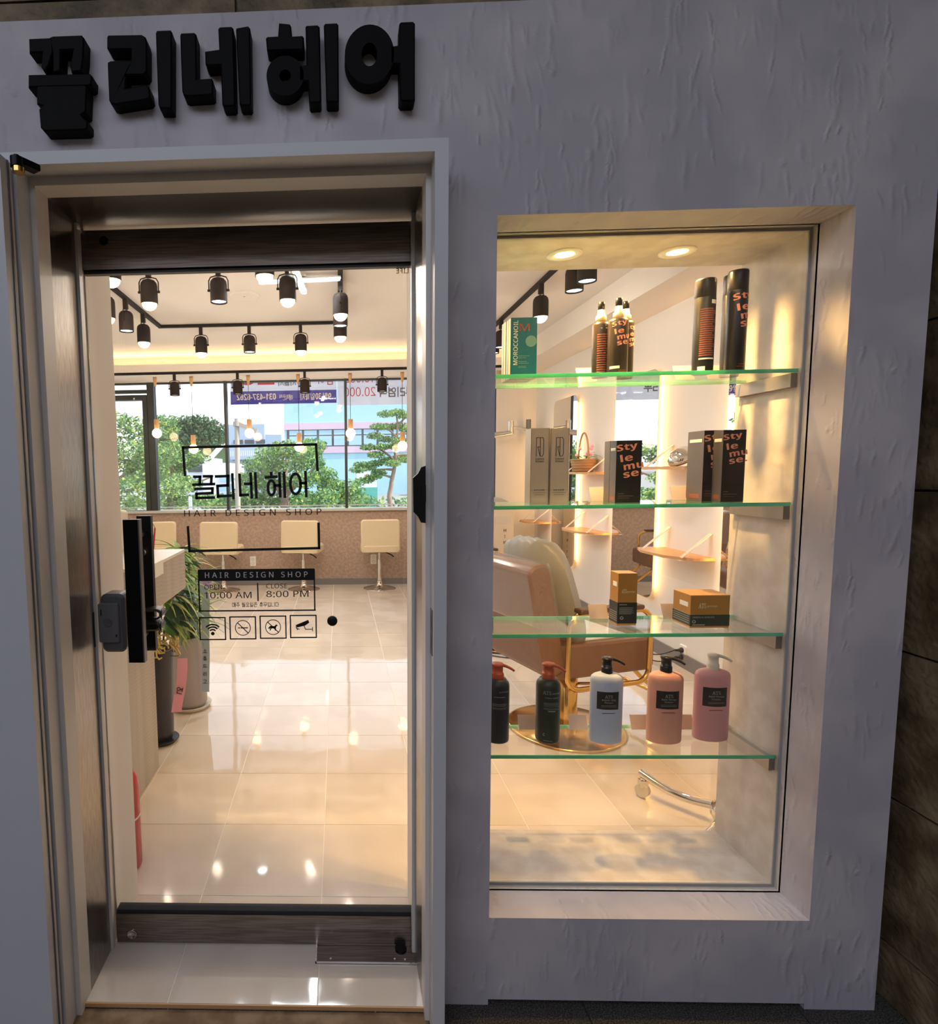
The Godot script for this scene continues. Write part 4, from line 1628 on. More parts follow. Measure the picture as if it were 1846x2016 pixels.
		mb.ring(Vector2(-w * (.28 if k == 0 else .40), h * (.14 if k == 0 else .19)), .0038, .0038, .0022, dd + .0004, dd + .0009, 18)
		put(mb, "round_mark", M.grey_print, bd)
		mb = MB.new()
		mb.box(Vector3(-w / 2 - .0009, h * (.74 if k == 0 else .62), -dd * .2), Vector3(-w / 2 - .0003, h * (.83 if k == 0 else .76), dd * .75))
		put(mb, "price_sticker", M.paper_white, t)
		var rws := []
		for i in 5:
			rws.append(i)
		mb = MB.new()
		for i in rws:
			mb.box(Vector3(-w / 2 - .0009, .012 + i * .006, -dd * .9), Vector3(-w / 2 - .0005, .0135 + i * .006, dd * .9))
		put(mb, "side_print", M.grey_print, bd)
	# ----- lowest shelf: pump bottles
	var pb := pump_bottle("pump_bottle", "navy pump bottle with rust coloured cap at the inner end of the lowest shelf", 977, 50, 1338, SY[3], 1466, M.bottle_navy, M.cap_rust, 1.0, .0185, -.35)
	var r: float = pb.get_meta("r")
	bend_text(fit("prestige", r * .9, .007, M.grey_print, "brand_lettering", pb, Transform3D(Basis(), Vector3(r * .35, .155, r)), false, true), r)
	rows_round(pb, M.grey_print, r,  [[-r * .5, r * .4, .14, .0016], [-r * .6, r * .5, .12, .0008], [-r * .6, r * .6, .117, .0008], [-r * .6, r * .5, .114, .0008], [-r * .6, r * .6, .108, .0008], [-r * .6, r * .5, .105, .0008]])
	pb = pump_bottle("pump_bottle", "dark green pump bottle with rust coloured cap and printed front", 1076.5, 50, 1338, SY[3], 1466, M.bottle_green, M.cap_rust, 1.0, .0185, -.5)
	r = pb.get_meta("r")
	bend_text(fit("ATS", r * .66, .0105, M.grey_print, "brand_lettering", pb, Transform3D(Basis(), Vector3(-r * .42, .152, r)), false, true), r)
	bend_text(fit("prestige", r * .75, .007, M.grey_print, "script_lettering", pb, Transform3D(Basis(), Vector3(r * .36, .150, r)), false, true), r)
	bend_text(fit("CHUMBESH SHAMPOO", r * 1.2, .0036, M.grey_print, "small_lettering", pb, Transform3D(Basis(), Vector3(0, .137, r))), r)
	rows_round(pb, M.grey_print, r, [[-r * .62, r * .5, .122, .0008], [-r * .62, r * .6, .119, .0008], [-r * .62, r * .55, .116, .0008], [-r * .62, r * .6, .112, .0008], [-r * .62, r * .4, .106, .0008], [-r * .62, r * .62, .103, .0008], [-r * .3, r * .3, .098, .003], [-r * .6, r * .1, .010, .0012]])
	var mb := MB.new()
	mb.ring(Vector2(-r * .55, .028), .0038, .0038, .0015, r * .84, r * .846, 6)
	put(mb, "round_mark", M.grey_print, pb)
	var big := [[1190.0, 66.0, 1327.0, 1467.0, M.bottle_blue_white, M.cap_black, "pale blue pump bottle with black pump and black label", 1175.0, 1216.0, 1361.5, 1396.0, "Repair SPA", "Shampoo", -.25], [1305.0, 71.0, 1325.0, 1467.0, M.bottle_peach, M.cap_black, "peach pump bottle with black pump and black label", 1288.5, 1331.0, 1360.0, 1395.0, "Repair Therapy", "Shampoo", -.45], [1396.0, 72.0, 1320.0, 1462.0, M.bottle_pink, M.cap_cream, "dusty pink pump bottle with cream pump and black label", 1373.0, 1417.5, 1353.0, 1390.0, "Repair Therapy", "Tonic", -.3]]
	for q in big:
		pb = pump_bottle("pump_bottle", q[6], q[0], q[1], q[2], SY[3], q[3], q[4], q[5], .62, .0155, q[13])
		r = pb.get_meta("r")
		var zc := pb.position.z + r * .5
		var x0 := pz(q[7], 1375, zc).x - pb.position.x
		var x1 := pz(q[8], 1375, zc).x - pb.position.x
		var y0: float = pz(q[0], q[10], zc).y - SY[3]
		var y1: float = pz(q[0], q[9], zc).y - SY[3]
		var mid := clampf((x0 + x1) / 2, -r * .12, r * .12)
		var half := minf((x1 - x0) / 2, r * .68)
		x0 = mid - half
		x1 = mid + half
		curved_label(pb, M.label_black, r, .62, x0, x1, y0, y1, "front_label")
		var xc := (x0 + x1) / 2
		var lw := x1 - x0
		var zt := .62 * sqrt(r * r - xc * xc) + .0012
		fit("ATS", lw * .36, .0095, M.grey_print, "brand_lettering", pb, Transform3D(Basis(Vector3.UP, atan2(xc, r * 2.0)), Vector3(xc, lerpf(y0, y1, .74), zt)), false, true)
		fit(q[11], lw * .66, .0058, M.grey_print, "label_lettering", pb, Transform3D(Basis(Vector3.UP, atan2(xc, r * 2.0)), Vector3(xc, lerpf(y0, y1, .54), zt)), false, true)
		fit(q[12], lw * .4, .0052, M.grey_print, "label_lettering", pb, Transform3D(Basis(Vector3.UP, atan2(xc, r * 2.0)), Vector3(xc, lerpf(y0, y1, .40), zt)), false, true)
		lines_of_print(pb, M.grey_print, [[x0 + lw * .14, x1 - lw * .14, lerpf(y0, y1, .24), .0007], [x0 + lw * .14, x1 - lw * .14, lerpf(y0, y1, .17), .0007]], zt)
		lines_of_print(pb, M.dark_print, [[x0 + lw * .2, x1 - lw * .2, y0 - .010, .0014]], zt)
	# ----- price tags
	var tg := [[1157, 715, 0, "beside the spray bottle with the printed back"], [1350, 712, 0, "beside the tall can with the printed back"], [1414, 714, 0, "between the tall black spray cans"], [998, 722, 0, "behind the teal cartons"],
		[1182, 975, 1, "beside the slim black carton"], [1343, 970, 1, "beside the black carton that stands behind another"],
		[1180, 1195, 2, "beside the tall slim gold carton"], [1325, 1192, 2, "beside the wide low gold carton"],
		[1040, 1418, 3, "beside the dark green pump bottle"], [1140, 1420, 3, "beside the pale blue pump bottle"], [1262, 1420, 3, "beside the peach pump bottle"], [1350, 1412, 3, "beside the dusty pink pump bottle"]]
	for k in tg.size():
		price_tag(k, tg[k][0], tg[k][1], SY[tg[k][2]], -1.742, tg[k][3])

const LAMP_E := .105
const COOL_E := .2

func track_head(where: Vector3, warm: bool, turn: float, label: String, lit := true) -> void:
	# where: point on the track's underside
	var t := thing("track_spotlight", label, "track light", where, turn, "black track lights on the ceiling")
	var mb := MB.new()
	mb.box(Vector3(-.014, -.07, -.017), Vector3(.014, .0, .017))
	put(mb, "adapter", M.lamp_black, t)
	mb = MB.new()
	var path := PackedVector3Array([Vector3(-.062, -.165, 0), Vector3(-.062, -.10, 0), Vector3(-.05, -.078, 0), Vector3(-.02, -.07, 0), Vector3(.02, -.07, 0), Vector3(.05, -.078, 0), Vector3(.062, -.10, 0), Vector3(.062, -.165, 0)])
	mb.tube(path, .004, 6)
	mb.cyl(Vector3(-.07, -.16, 0), Vector3(.07, -.16, 0), .008, -1, 8)
	put(mb, "yoke", M.lamp_black, t)
	mb = MB.new()
	mb.lathe([Vector2(.046, -.20), Vector2(.052, -.235), Vector2(.054, -.235), Vector2(.054, -.235), Vector2(.054, -.125), Vector2(.050, -.105), Vector2(.038, -.09), Vector2(.018, -.082), Vector2(.0, -.082)], 24)
	put(mb, "lamp_housing", M.lamp_black, t)
	mb = MB.new()
	if warm:
		mb.ball(Vector3(0, -.232, 0), .047, .9, 20, -1.0, .1)
		put(mb, "bulb", M.bulb_warm if lit else M.paper_white, t)
		if lit:
			lamp(t, "bulb_light", WARM, LAMP_E, Vector3(0, -.25, 0), .03)
	else:
		mb.lathe([Vector2(0, -.226), Vector2(.046, -.226)], 24)
		put(mb, "light_lens", M.bulb_cool if lit else M.paper_white, t)
		if lit:
			spot(t, "lens_light", COOL, COOL_E, Vector3(0, -.24, 0), Vector3.DOWN, 60, .04, .8)

func track(a: Vector3, b: Vector3, label: String) -> void:
	var t := thing("lighting_track", label, "lighting track", (a + b) / 2, 0, "black lighting tracks on the ceiling")
	var d := b - a
	var mb := MB.new()
	var h := Vector3(absf(d.x) / 2 + .017, .012, absf(d.z) / 2 + .017)
	mb.box(-h, h)
	put(mb, "track_rail", M.track_black, t)

func ceiling_lights() -> void:
	var y := HC
	var yt := HC - .024
	var xl := -1.597
	var xr := .03
	var zf := -5.43
	var zn := -3.855
	track(Vector3(xl, y - .012, zf), Vector3(xr, y - .012, zf), "black lighting track crossing the raised ceiling before the window soffit")
	track(Vector3(xl, y - .012, zf + .05), Vector3(xl, y - .012, zn - .05), "black lighting track running along the reception side of the raised ceiling")
	track(Vector3(xr, y - .012, zf + .05), Vector3(xr, y - .012, zn - .05), "black lighting track running down the middle of the raised ceiling")
	track(Vector3(xl, y - .012, zn), Vector3(xr, y - .012, zn), "black lighting track crossing the raised ceiling near the entrance")
	track(Vector3(-2.2, y - .012, -3.38), Vector3(.3, y - .012, -3.38), "black lighting track over the space behind the glass door")
	track(Vector3(1.474, y - .012, -2.6), Vector3(1.474, y - .012, -6.2), "black lighting track parallel to the mirror wall")
	track(Vector3(-2.6, HS - .012, -6.66), Vector3(1.9, HS - .012, -6.66), "black lighting track under the soffit by the windows")
	var hx := func(px: float, py: float, z: float) -> float: return pz(px, py, z).x
	var row := "in the row before the window soffit"
	track_head(Vector3(hx.call(396, 680, zf), yt, zf), true, 0, "black track light with glowing bulb, corner end of the row before the soffit")
	track_head(Vector3(hx.call(491, 680, zf), yt, zf), false, 0, "black track light with dim lens, middle one " + row)
	track_head(Vector3(hx.call(592, 680, zf), yt, zf), true, 0, "black track light with glowing bulb, middle-track end of the row before the soffit")
	for q in [[-4.18, true, "nearest the entrance"], [-4.55, false, "with cool lens, middle one"], [-4.954, true, "next to the far corner"]]:
		track_head(Vector3(xl, yt, q[0]), q[1], PI / 2, "black track light on the reception side track, " + q[2])
	for q in [[-4.233, true, "with glowing bulb, toward the entrance"], [-4.55, false, "with cool lens"], [-4.912, true, "with glowing bulb, toward the windows"]]:
		track_head(Vector3(xr, yt, q[0]), q[1], PI / 2, "black track light on the middle track, " + q[2])
	track_head(Vector3(hx.call(293, 570, zn), yt, zn), true, 0, "black track light with glowing bulb near the reception end of the entrance row")
	track_head(Vector3(hx.call(430, 565, zn), yt, zn), false, 0, "black track light with bright cool lens in the entrance row")
	track_head(Vector3(hx.call(566, 575, zn), yt, zn), true, 0, "black track light with glowing bulb beside the white cross light")
	track_head(Vector3(hx.call(219, 545, -3.38), yt, -3.38), true, 0, "glowing track light over the reception desk, cut by the door rail")
	track_head(Vector3(hx.call(521, 535, -3.38), yt, -3.38), true, 0, "glowing track light above the glass door rail, beside the cross light")
	for q in [[-3.623, false, "bright cool lens, outer of the close pair"], [-3.81, false, "bright cool lens, inner of the close pair"], [-4.42, true, "warm bulb over the teal cartons"], [-5.46, false, "cool lens behind the teal cartons"], [-5.72, false, "cool lens toward the window end"]]:
		track_head(Vector3(1.474, yt, q[0]), q[1], PI / 2, "black track light parallel to the mirror wall, " + q[2])
	for q in [[344, "over the awning window"], [468, "before the blue strip of the banner"], [600, "over the lettered glass"], [752, "before the price lettering of the banner"]]:
		track_head(Vector3(hx.call(q[0], 770, -6.66), HS - .024, -6.66), false, 0, "black unlit track light under the window soffit, " + q[1], false)
	# cross shaped LED lamp
	var c := py_(589, 549, HC - .03)
	var t := thing("cross_light", "white cross shaped LED lamp on the raised ceiling", "ceiling light", Vector3(c.x, HC, c.z), -.06)
	var mb := MB.new()
	mb.box(Vector3(-.05, -.02, -.05), Vector3(.05, 0, .05))
	put(mb, "mount", M.paper_white, t)
	for k in 2:
		mb = MB.new()
		mb.at(Transform3D(Basis(Vector3.UP, k * PI / 2) * Basis(Vector3.RIGHT, -PI / 2), Vector3(0, -.05, 0)))
		mb.rbox(Vector3(-.28, -.02, 0), Vector3(.28, .02, .022), .018, .004)
		put(mb, "light_bar", M.led_white, t)
		mb = MB.new()
		mb.at(Transform3D(Basis(Vector3.UP, k * PI / 2), Vector3.ZERO))
		mb.box(Vector3(-.285, -.036, -.024), Vector3(.285, -.0279, .024))  # added cover that keeps the bars from brightening the ceiling
		put(mb, "bar_light_shield", M.paper_white, t)
		var up := Vector3(1, 0, 0) if k == 1 else Vector3(0, 0, 1)
		area(t, "bar_light", COOL, .22, Vector3(0, -.056, 0), Vector3.DOWN, up, Vector2(.6, .05))
	# ceiling speaker
	c = py_(481, 582, HC)
	t = thing("ceiling_speaker", "round white ceiling speaker flush with the raised ceiling", "speaker", Vector3(c.x, HC, c.z))
	mb = MB.new()
	mb.lathe([Vector2(0, -.010), Vector2(.09, -.010), Vector2(.1, -.012), Vector2(.112, -.008), Vector2(.114, 0)], 36)
	put(mb, "speaker_grille", M.ceiling_paint, t)
	mb = MB.new()
	mb.cbox(Vector3(0, -.0115, .01), Vector3(.012, .002, .006))
	put(mb, "badge", M.lock_grey, t)
	# globe pendants by the windows
	var P := [[309, 853, "in front of the dark window post"], [381, 884, "in front of the hillside house"], [491, 853, "beside the lamp post"], [589, 880, "over the corner of the lettered bracket"], [690, 853, "beside the thin window mullion"], [792, 878, "in front of the pine"]]
	for q in P:
		var z := -6.98
		var b := pz(q[0], q[1], z)
		t = thing("pendant_lamp", "globe bulb pendant with wooden sleeve, %s" % q[2], "pendant lamp", b, 0, "globe pendants before the windows")
		mb = MB.new()
		mb.ball(Vector3.ZERO, .056, 1.0, 24)
		put(mb, "bulb", M.globe_bulb, t)
		lamp(t, "bulb_light", WARM, .035, Vector3.ZERO, .05)
		mb = MB.new()
		mb.lathe([Vector2(0, .052), Vector2(.024, .052), Vector2(.029, .056), Vector2(.029, .16), Vector2(.027, .163), Vector2(0, .163)], 20)
		put(mb, "wooden_sleeve", M.wood_light, t)
		mb = MB.new()
		mb.tube(PackedVector3Array([Vector3(0, .16, 0), Vector3(0, HS - b.y - .07, 0)]), .003, 6)
		put(mb, "cord", M.track_black, t)
		mb = MB.new()
		mb.lathe([Vector2(0, HS - b.y - .11), Vector2(.012, HS - b.y - .11), Vector2(.022, HS - b.y - .03), Vector2(.022, HS - b.y), Vector2(0, HS - b.y)], 16)
		put(mb, "canopy", M.wood_light, t)

func windows() -> void:
	var z := ZB
	var ys := .925
	var xe := 1.92
	var mb := MB.new()
	mb.box(Vector3(XL, -.14, z - .2), Vector3(xe, ys, z))
	struct(mb, "wall_back", M.concrete_paper, "low wall papered in brown concrete pattern under the windows", "wall")
	mb = MB.new()
	mb.box(Vector3(xe, -.14, z - .2), Vector3(XR, 3.05, z))
	mb.box(Vector3(XL, HS - .01, z - .2), Vector3(xe, 3.05, z))
	struct(mb, "wall_back_corner", M.wall_paint, "painted wall beside and above the windows", "wall")
	mb = MB.new()
	mb.box(Vector3(XL, 0, z), Vector3(xe, .075, z + .012))
	struct(mb, "baseboard_back", M.baseboard_grey, "grey baseboard under the brown papered wall", "baseboard")
	mb = MB.new()
	mb.box(Vector3(xe - .03, 0, z), Vector3(xe + .03, ys + .02, z + .03))
	struct(mb, "trim_1", M.black_frame, "dark corner strip ending the brown papered wall", "trim")
	var sill := MB.new()
	sill.box(Vector3(XL, ys, z - .2), Vector3(xe, ys + .03, z + .04))
	struct(sill, "window_sill", M.marble, "pale stone sill ledge under the street windows", "sill")
	# frames
	var zf := z - .06
	var F: Material = M.black_frame
	var xp := pz(302, 880, zf).x
	var m1 := pz(447, 880, zf).x
	var m2 := pz(681, 880, zf).x
	var step := m2 - m1
	var xs := [xp, m1, m2, m2 + step, xe - .02]
	var wn := Node3D.new()
	wn.name = "window_1"
	add_child(wn)
	tag(wn, "wide street window of fixed panes between thin dark mullions", "window", "", "structure")
	for i in xs.size():
		mb = MB.new()
		var w := .042 if i == 0 else .016
		mb.box(Vector3(xs[i] - w, ys + .03, zf - .05), Vector3(xs[i] + w, HS - .01, zf + .05))
		put(mb, "mullion" if i else "window_post", F, wn)
	mb = MB.new()
	mb.box(Vector3(XL, HS - .03, zf - .03), Vector3(xe, HS - .01, zf + .03))
	put(mb, "head_frame", F, wn)
	for i in xs.size() - 1:
		mb = MB.new()
		mb.box(Vector3(xs[i], ys + .03, zf - .004), Vector3(xs[i + 1], HS - .01, zf + .004))
		put(mb, "pane", M.glass, wn)
	# awning window at the reception end
	var aw := Node3D.new()
	aw.name = "window_2"
	add_child(aw)
	tag(aw, "dark framed awning window at the reception end of the street windows", "window", "", "structure")
	var y1 := pz(250, 769, zf).y
	var y2 := pz(250, 789, zf).y
	var y3 := pz(250, 1006, zf).y
	var xa := xp - .045
	var xb := xp - 1.0
	for b in [[xb, xa, y1 - .035, y1, .05], [xb, xa, y2, y2 + .06, .06], [xb, xa, ys + .03, y3, .06], [xa - .055, xa, y3, y2, .06], [xb, xb + .055, y3, y2, .06], [XL, xb, ys + .03, HS - .01, .03]]:
		mb = MB.new()
		mb.box(Vector3(b[0], b[2], zf - b[4]), Vector3(b[1], b[3], zf + b[4]))
		put(mb, "frame_bar", F, aw)
	mb = MB.new()
	mb.box(Vector3(xb, ys + .03, zf - .004), Vector3(xa, HS - .01, zf + .004))
	put(mb, "pane", M.glass, aw)
	mb = MB.new()
	var st := pz(264, 785, zf + .06)
	mb.at(Transform3D(Basis(Vector3.RIGHT, PI / 2), st))
	mb.lathe([Vector2(0, 0), Vector2(.014, 0), Vector2(.012, .004), Vector2(0, .005)], 12)
	put(mb, "latch", M.chrome, aw)
	# banner outside the panes, read from behind
	mat("banner_white", rgb(232, 238, 248), .6)
	M.banner_white.backlight_enabled = true
	M.banner_white.backlight = rgb(236, 240, 250)
	mat("banner_blue", rgb(92, 92, 226), .6)
	M.banner_blue.backlight_enabled = true
	M.banner_blue.backlight = rgb(110, 110, 240)
	mat("print_red", rgb(214, 54, 70), .6)
	mat("print_dark", rgb(90, 90, 100), .6)
	mat("print_purple", rgb(150, 110, 190), .6)
	var zb := ZB - .215
	for k in 2:
		var x0 := pz([453, 664][k], 760, zb).x
		var x1 := pz([662, 985][k], 760, zb).x
		var yb := pz([560, 740][k], [795, 797][k], zb).y
		var t := thing("banner", ["white window banner with a blue strip, its lettering seen from behind", "white window banner with red prices, its lettering seen from behind"][k], "banner", Vector3(x0, yb, zb), 0, "banners hung outside the street windows")
		mb = MB.new()
		mb.box(Vector3(0, 0, -.001), Vector3(x1 - x0, HS + .3 - yb, .0))
		put(mb, "banner_sheet", M.banner_white, t)
		var flip := Basis(Vector3.UP, PI)
		var tz := .0012
		var H := func(syl: Array, pxr: float, pxl: float, pyc: float, hpx: float, m: Material, called: String) -> void:
			var nn := 0.0
			for s in syl: nn += .45 if s.size() == 0 else 1.0
			var A := pz(pxr, pyc, zb)
			var B := pz(pxl, pyc, zb)
			var stp := (A.x - B.x) / nn
			var hh := hpx / FOCAL * -zb
			var l := put(hangul_line(syl, stp * .9, stp, stp * .13, 0, .0006, hh / (stp * .9)), called, m, t)
			l.transform = Transform3D(flip, Vector3(A.x - x0, A.y - yb + hh / 2, tz + .001))
		var L := func(s: String, pxl: float, pxr: float, pyc: float, hpx: float, m: Material, called: String, bold := true) -> void:
			var A := pz(pxl, pyc, zb)
			var B := pz(pxr, pyc, zb)
			fit(s, B.x - A.x, hpx / FOCAL * -zb, m, called, t, Transform3D(flip, Vector3((A.x + B.x) / 2 - x0, A.y - yb, tz)), bold)
		if k == 0:
			mb = MB.new()
			var yt := pz(560, 769, zb).y - yb
			mb.box(Vector3(0, 0, 0), Vector3(x1 - x0, yt, .0008))
			put(mb, "blue_strip", M.banner_blue, t)
			L.call("031-437-6262", 466, 543, 782, 12, M.decal_white, "phone_number")
			H.call([["o","e",""], ["o","a","g"], ["m","u","n"], ["o","ui",""]], 576, 549, 782, 10, M.decal_white, "strip_lettering")
			L.call("9", 646, 652, 780, 12, M.decal_white, "strip_number")
			H.call([["o","wo","r"]], 645, 634, 780, 12, M.decal_white, "strip_lettering")
			L.call("30", 621, 632, 780, 12, M.decal_white, "strip_number")
			H.call([["o","i","r"], ["gg","a",""], ["j","i",""]], 620, 590, 780.5, 12, M.decal_white, "strip_lettering")
			H.call([["s","i",""], ["s","u","r"], ["s","i",""]], 582, 546, 751, 15, M.print_dark, "banner_lettering")
			H.call([["g","eu","m"]], 656, 642, 748, 17, M.print_red, "banner_lettering")
			H.call([["o","i",""]], 638, 624, 747, 15, M.print_purple, "banner_lettering")
			L.call("20", 470, 540, 740, 36, M.print_red, "banner_number")
		else:
			L.call("20.000", 677, 739, 772, 17, M.print_red, "price_number", false)
			L.call("10.000", 679, 737, 745, 17, M.print_red, "price_number", false)
			H.call([["bb","u",""], ["r","i",""], ["o","yeo","m"], ["s","ae","g"]], 814, 745, 771, 17, M.print_dark, "banner_lettering")

func mirrors() -> void:
	# tall rounded mirrors with a warm strip behind, and wooden shelves between them
	var zz := [[-3.02, -3.69, "nearest the case side"], [-4.475, -5.15, "behind the black cartons"], [-5.96, -6.60, "behind the silver cartons"]]
	for k in 3:
		var q: Array = zz[k]
		var zc: float = (q[0] + q[1]) / 2
		var w: float = absf(q[0] - q[1])
		var y0 := .40
		var y1 := 2.13
		var t := thing("backlit_mirror", "tall round-cornered mirror with warm backlight, %s" % q[2], "mirror", Vector3(XR, y0, zc), 0, "backlit mirrors on the white wall")
		var yh := y1 - y0
		var mb := MB.new()
		mb.at(Transform3D(Basis(Vector3.UP, -PI / 2), Vector3.ZERO))
		mb.prism(MB.rrect(-w / 2, 0, w / 2, yh, .085, 8), .030, .036)
		put(mb, "mirror_glass", M.mirror, t)
		mb = MB.new()
		mb.at(Transform3D(Basis(Vector3.UP, -PI / 2), Vector3.ZERO))
		mb.prism(MB.rrect(-w / 2 + .05, .05, w / 2 - .05, yh - .05, .06, 6), .0, .0295)
		put(mb, "back_box", M.paper_white, t)
		mb = MB.new()
		for s in [-1, 1]:
			mb.box(Vector3(-.024, .08, s * (w / 2 - .047) - .004), Vector3(-.010, yh - .08, s * (w / 2 - .047) + .004))
		mb.box(Vector3(-.024, yh - .049, -w / 2 + .1), Vector3(-.010, yh - .043, w / 2 - .1))
		mb.box(Vector3(-.024, .043, -w / 2 + .1), Vector3(-.010, .049, w / 2 - .1))
		put(mb, "led_strip", M.led_strip, t)
		for s in [-1, 1]:
			area(t, "strip_light", Color(1.0, .76, .42), .14, Vector3(-.016, yh / 2, s * (w / 2 - .040)), Vector3(0, 0, s), Vector3.RIGHT, Vector2(yh - .16, .014))
	var sh := [[-3.80, -4.38, 1090.0, 1330.0, "lower wooden shelf with cream brackets beside the mirror behind the black cartons"], [-3.80, -4.38, 921.0, 1300.0, "upper wooden shelf carrying the steel diffuser"], [-5.26, -5.86, 1045.0, 1160.0, "lower wooden shelf with cream brackets between the far mirrors"], [-5.26, -5.86, 931.0, 1160.0, "upper wooden shelf carrying the flower basket"], [-6.72, -7.16, 1027.0, 1043.0, "small wooden shelf with cream brackets in the far corner"]]
	for k in sh.size():
		var q: Array = sh[k]
		var p := px_(q[3], q[2], XR - .12)
		var zc: float = (q[0] + q[1]) / 2
		# height from the picture at the shelf's own depth
		var yy := EYE.y + (p.y - EYE.y) * (zc / p.z)
		var hl: float = absf(q[0] - q[1]) / 2
		var t := thing("wall_shelf", q[4], "shelf", Vector3(XR, yy, zc), 0, "wooden shelves on the mirror wall")
		var mb := MB.new()
		mb.at(Transform3D(Basis(Vector3.RIGHT, PI / 2), Vector3.ZERO))
		mb.prism(PackedVector2Array([Vector2(0, -hl), Vector2(0, hl), Vector2(-.14, hl), Vector2(-.24, hl * .4), Vector2(-.25, -hl * .5), Vector2(-.2, -hl)]), -.009, .009)
		put(mb, "shelf_board", M.wood_light, t)
		for s in [-.82, .82]:
			mb = MB.new()
			mb.box(Vector3(-.20, -.012, s * hl - .014), Vector3(-.03, -.0095, s * hl + .014))
			mb.at(Transform3D(Basis(Vector3.BACK, .7), Vector3(-.185, .006, s * hl)))
			mb.box(Vector3(0, 0, -.016), Vector3(.24, .003, .016))
			var br := put(mb, "shelf_bracket", M.bracket_cream, t)
			br.transform = Transform3D.IDENTITY
	# steel diffuser and flower basket on the upper shelves
	var u := px_(1362, 905, XR - .13)
	var t := thing("steel_diffuser", "round steel heat diffuser lying on the upper wooden shelf", "hair tool", Vector3(XR - .13, EYE.y + (px_(1300, 921, XR - .12).y - EYE.y) * (-4.09 / px_(1300, 921, XR - .12).z) + .01, -3.98), 0)
	var mb := MB.new()
	mb.at(Transform3D(Basis(Vector3.BACK, .5), Vector3(0, .055, 0)))
	mb.lathe([Vector2(0, -.02), Vector2(.085, -.02), Vector2(.09, -.01), Vector2(.085, .02), Vector2(.05, .06), Vector2(.0, .07)], 28)
	put(mb, "diffuser_bowl", M.chrome, t)
	mb = MB.new()
	mb.at(Transform3D(Basis(Vector3.BACK, .5) * Basis(Vector3.RIGHT, PI / 2), Vector3(0, .055, 0)))
	for rr in [.02, .04, .06, .078]:
		mb.ring(Vector2.ZERO, rr, rr, .007, .02, .026, 24)
	put(mb, "grille", M.lock_grey, t)

func hose(pts: Array, r: float, called: String, m: Material, parent: Node3D) -> void:
	var c := Curve3D.new()
	for i in pts.size():
		var p: Vector3 = pts[i]
		var tan := Vector3.ZERO
		if i > 0 and i < pts.size() - 1:
			tan = (pts[i + 1] - pts[i - 1]) / 6.0
		c.add_point(p, -tan, tan)
	c.bake_interval = .03
	var mb := MB.new()
	mb.tube(c.get_baked_points(), r, 8)
	put(mb, called, m, parent)

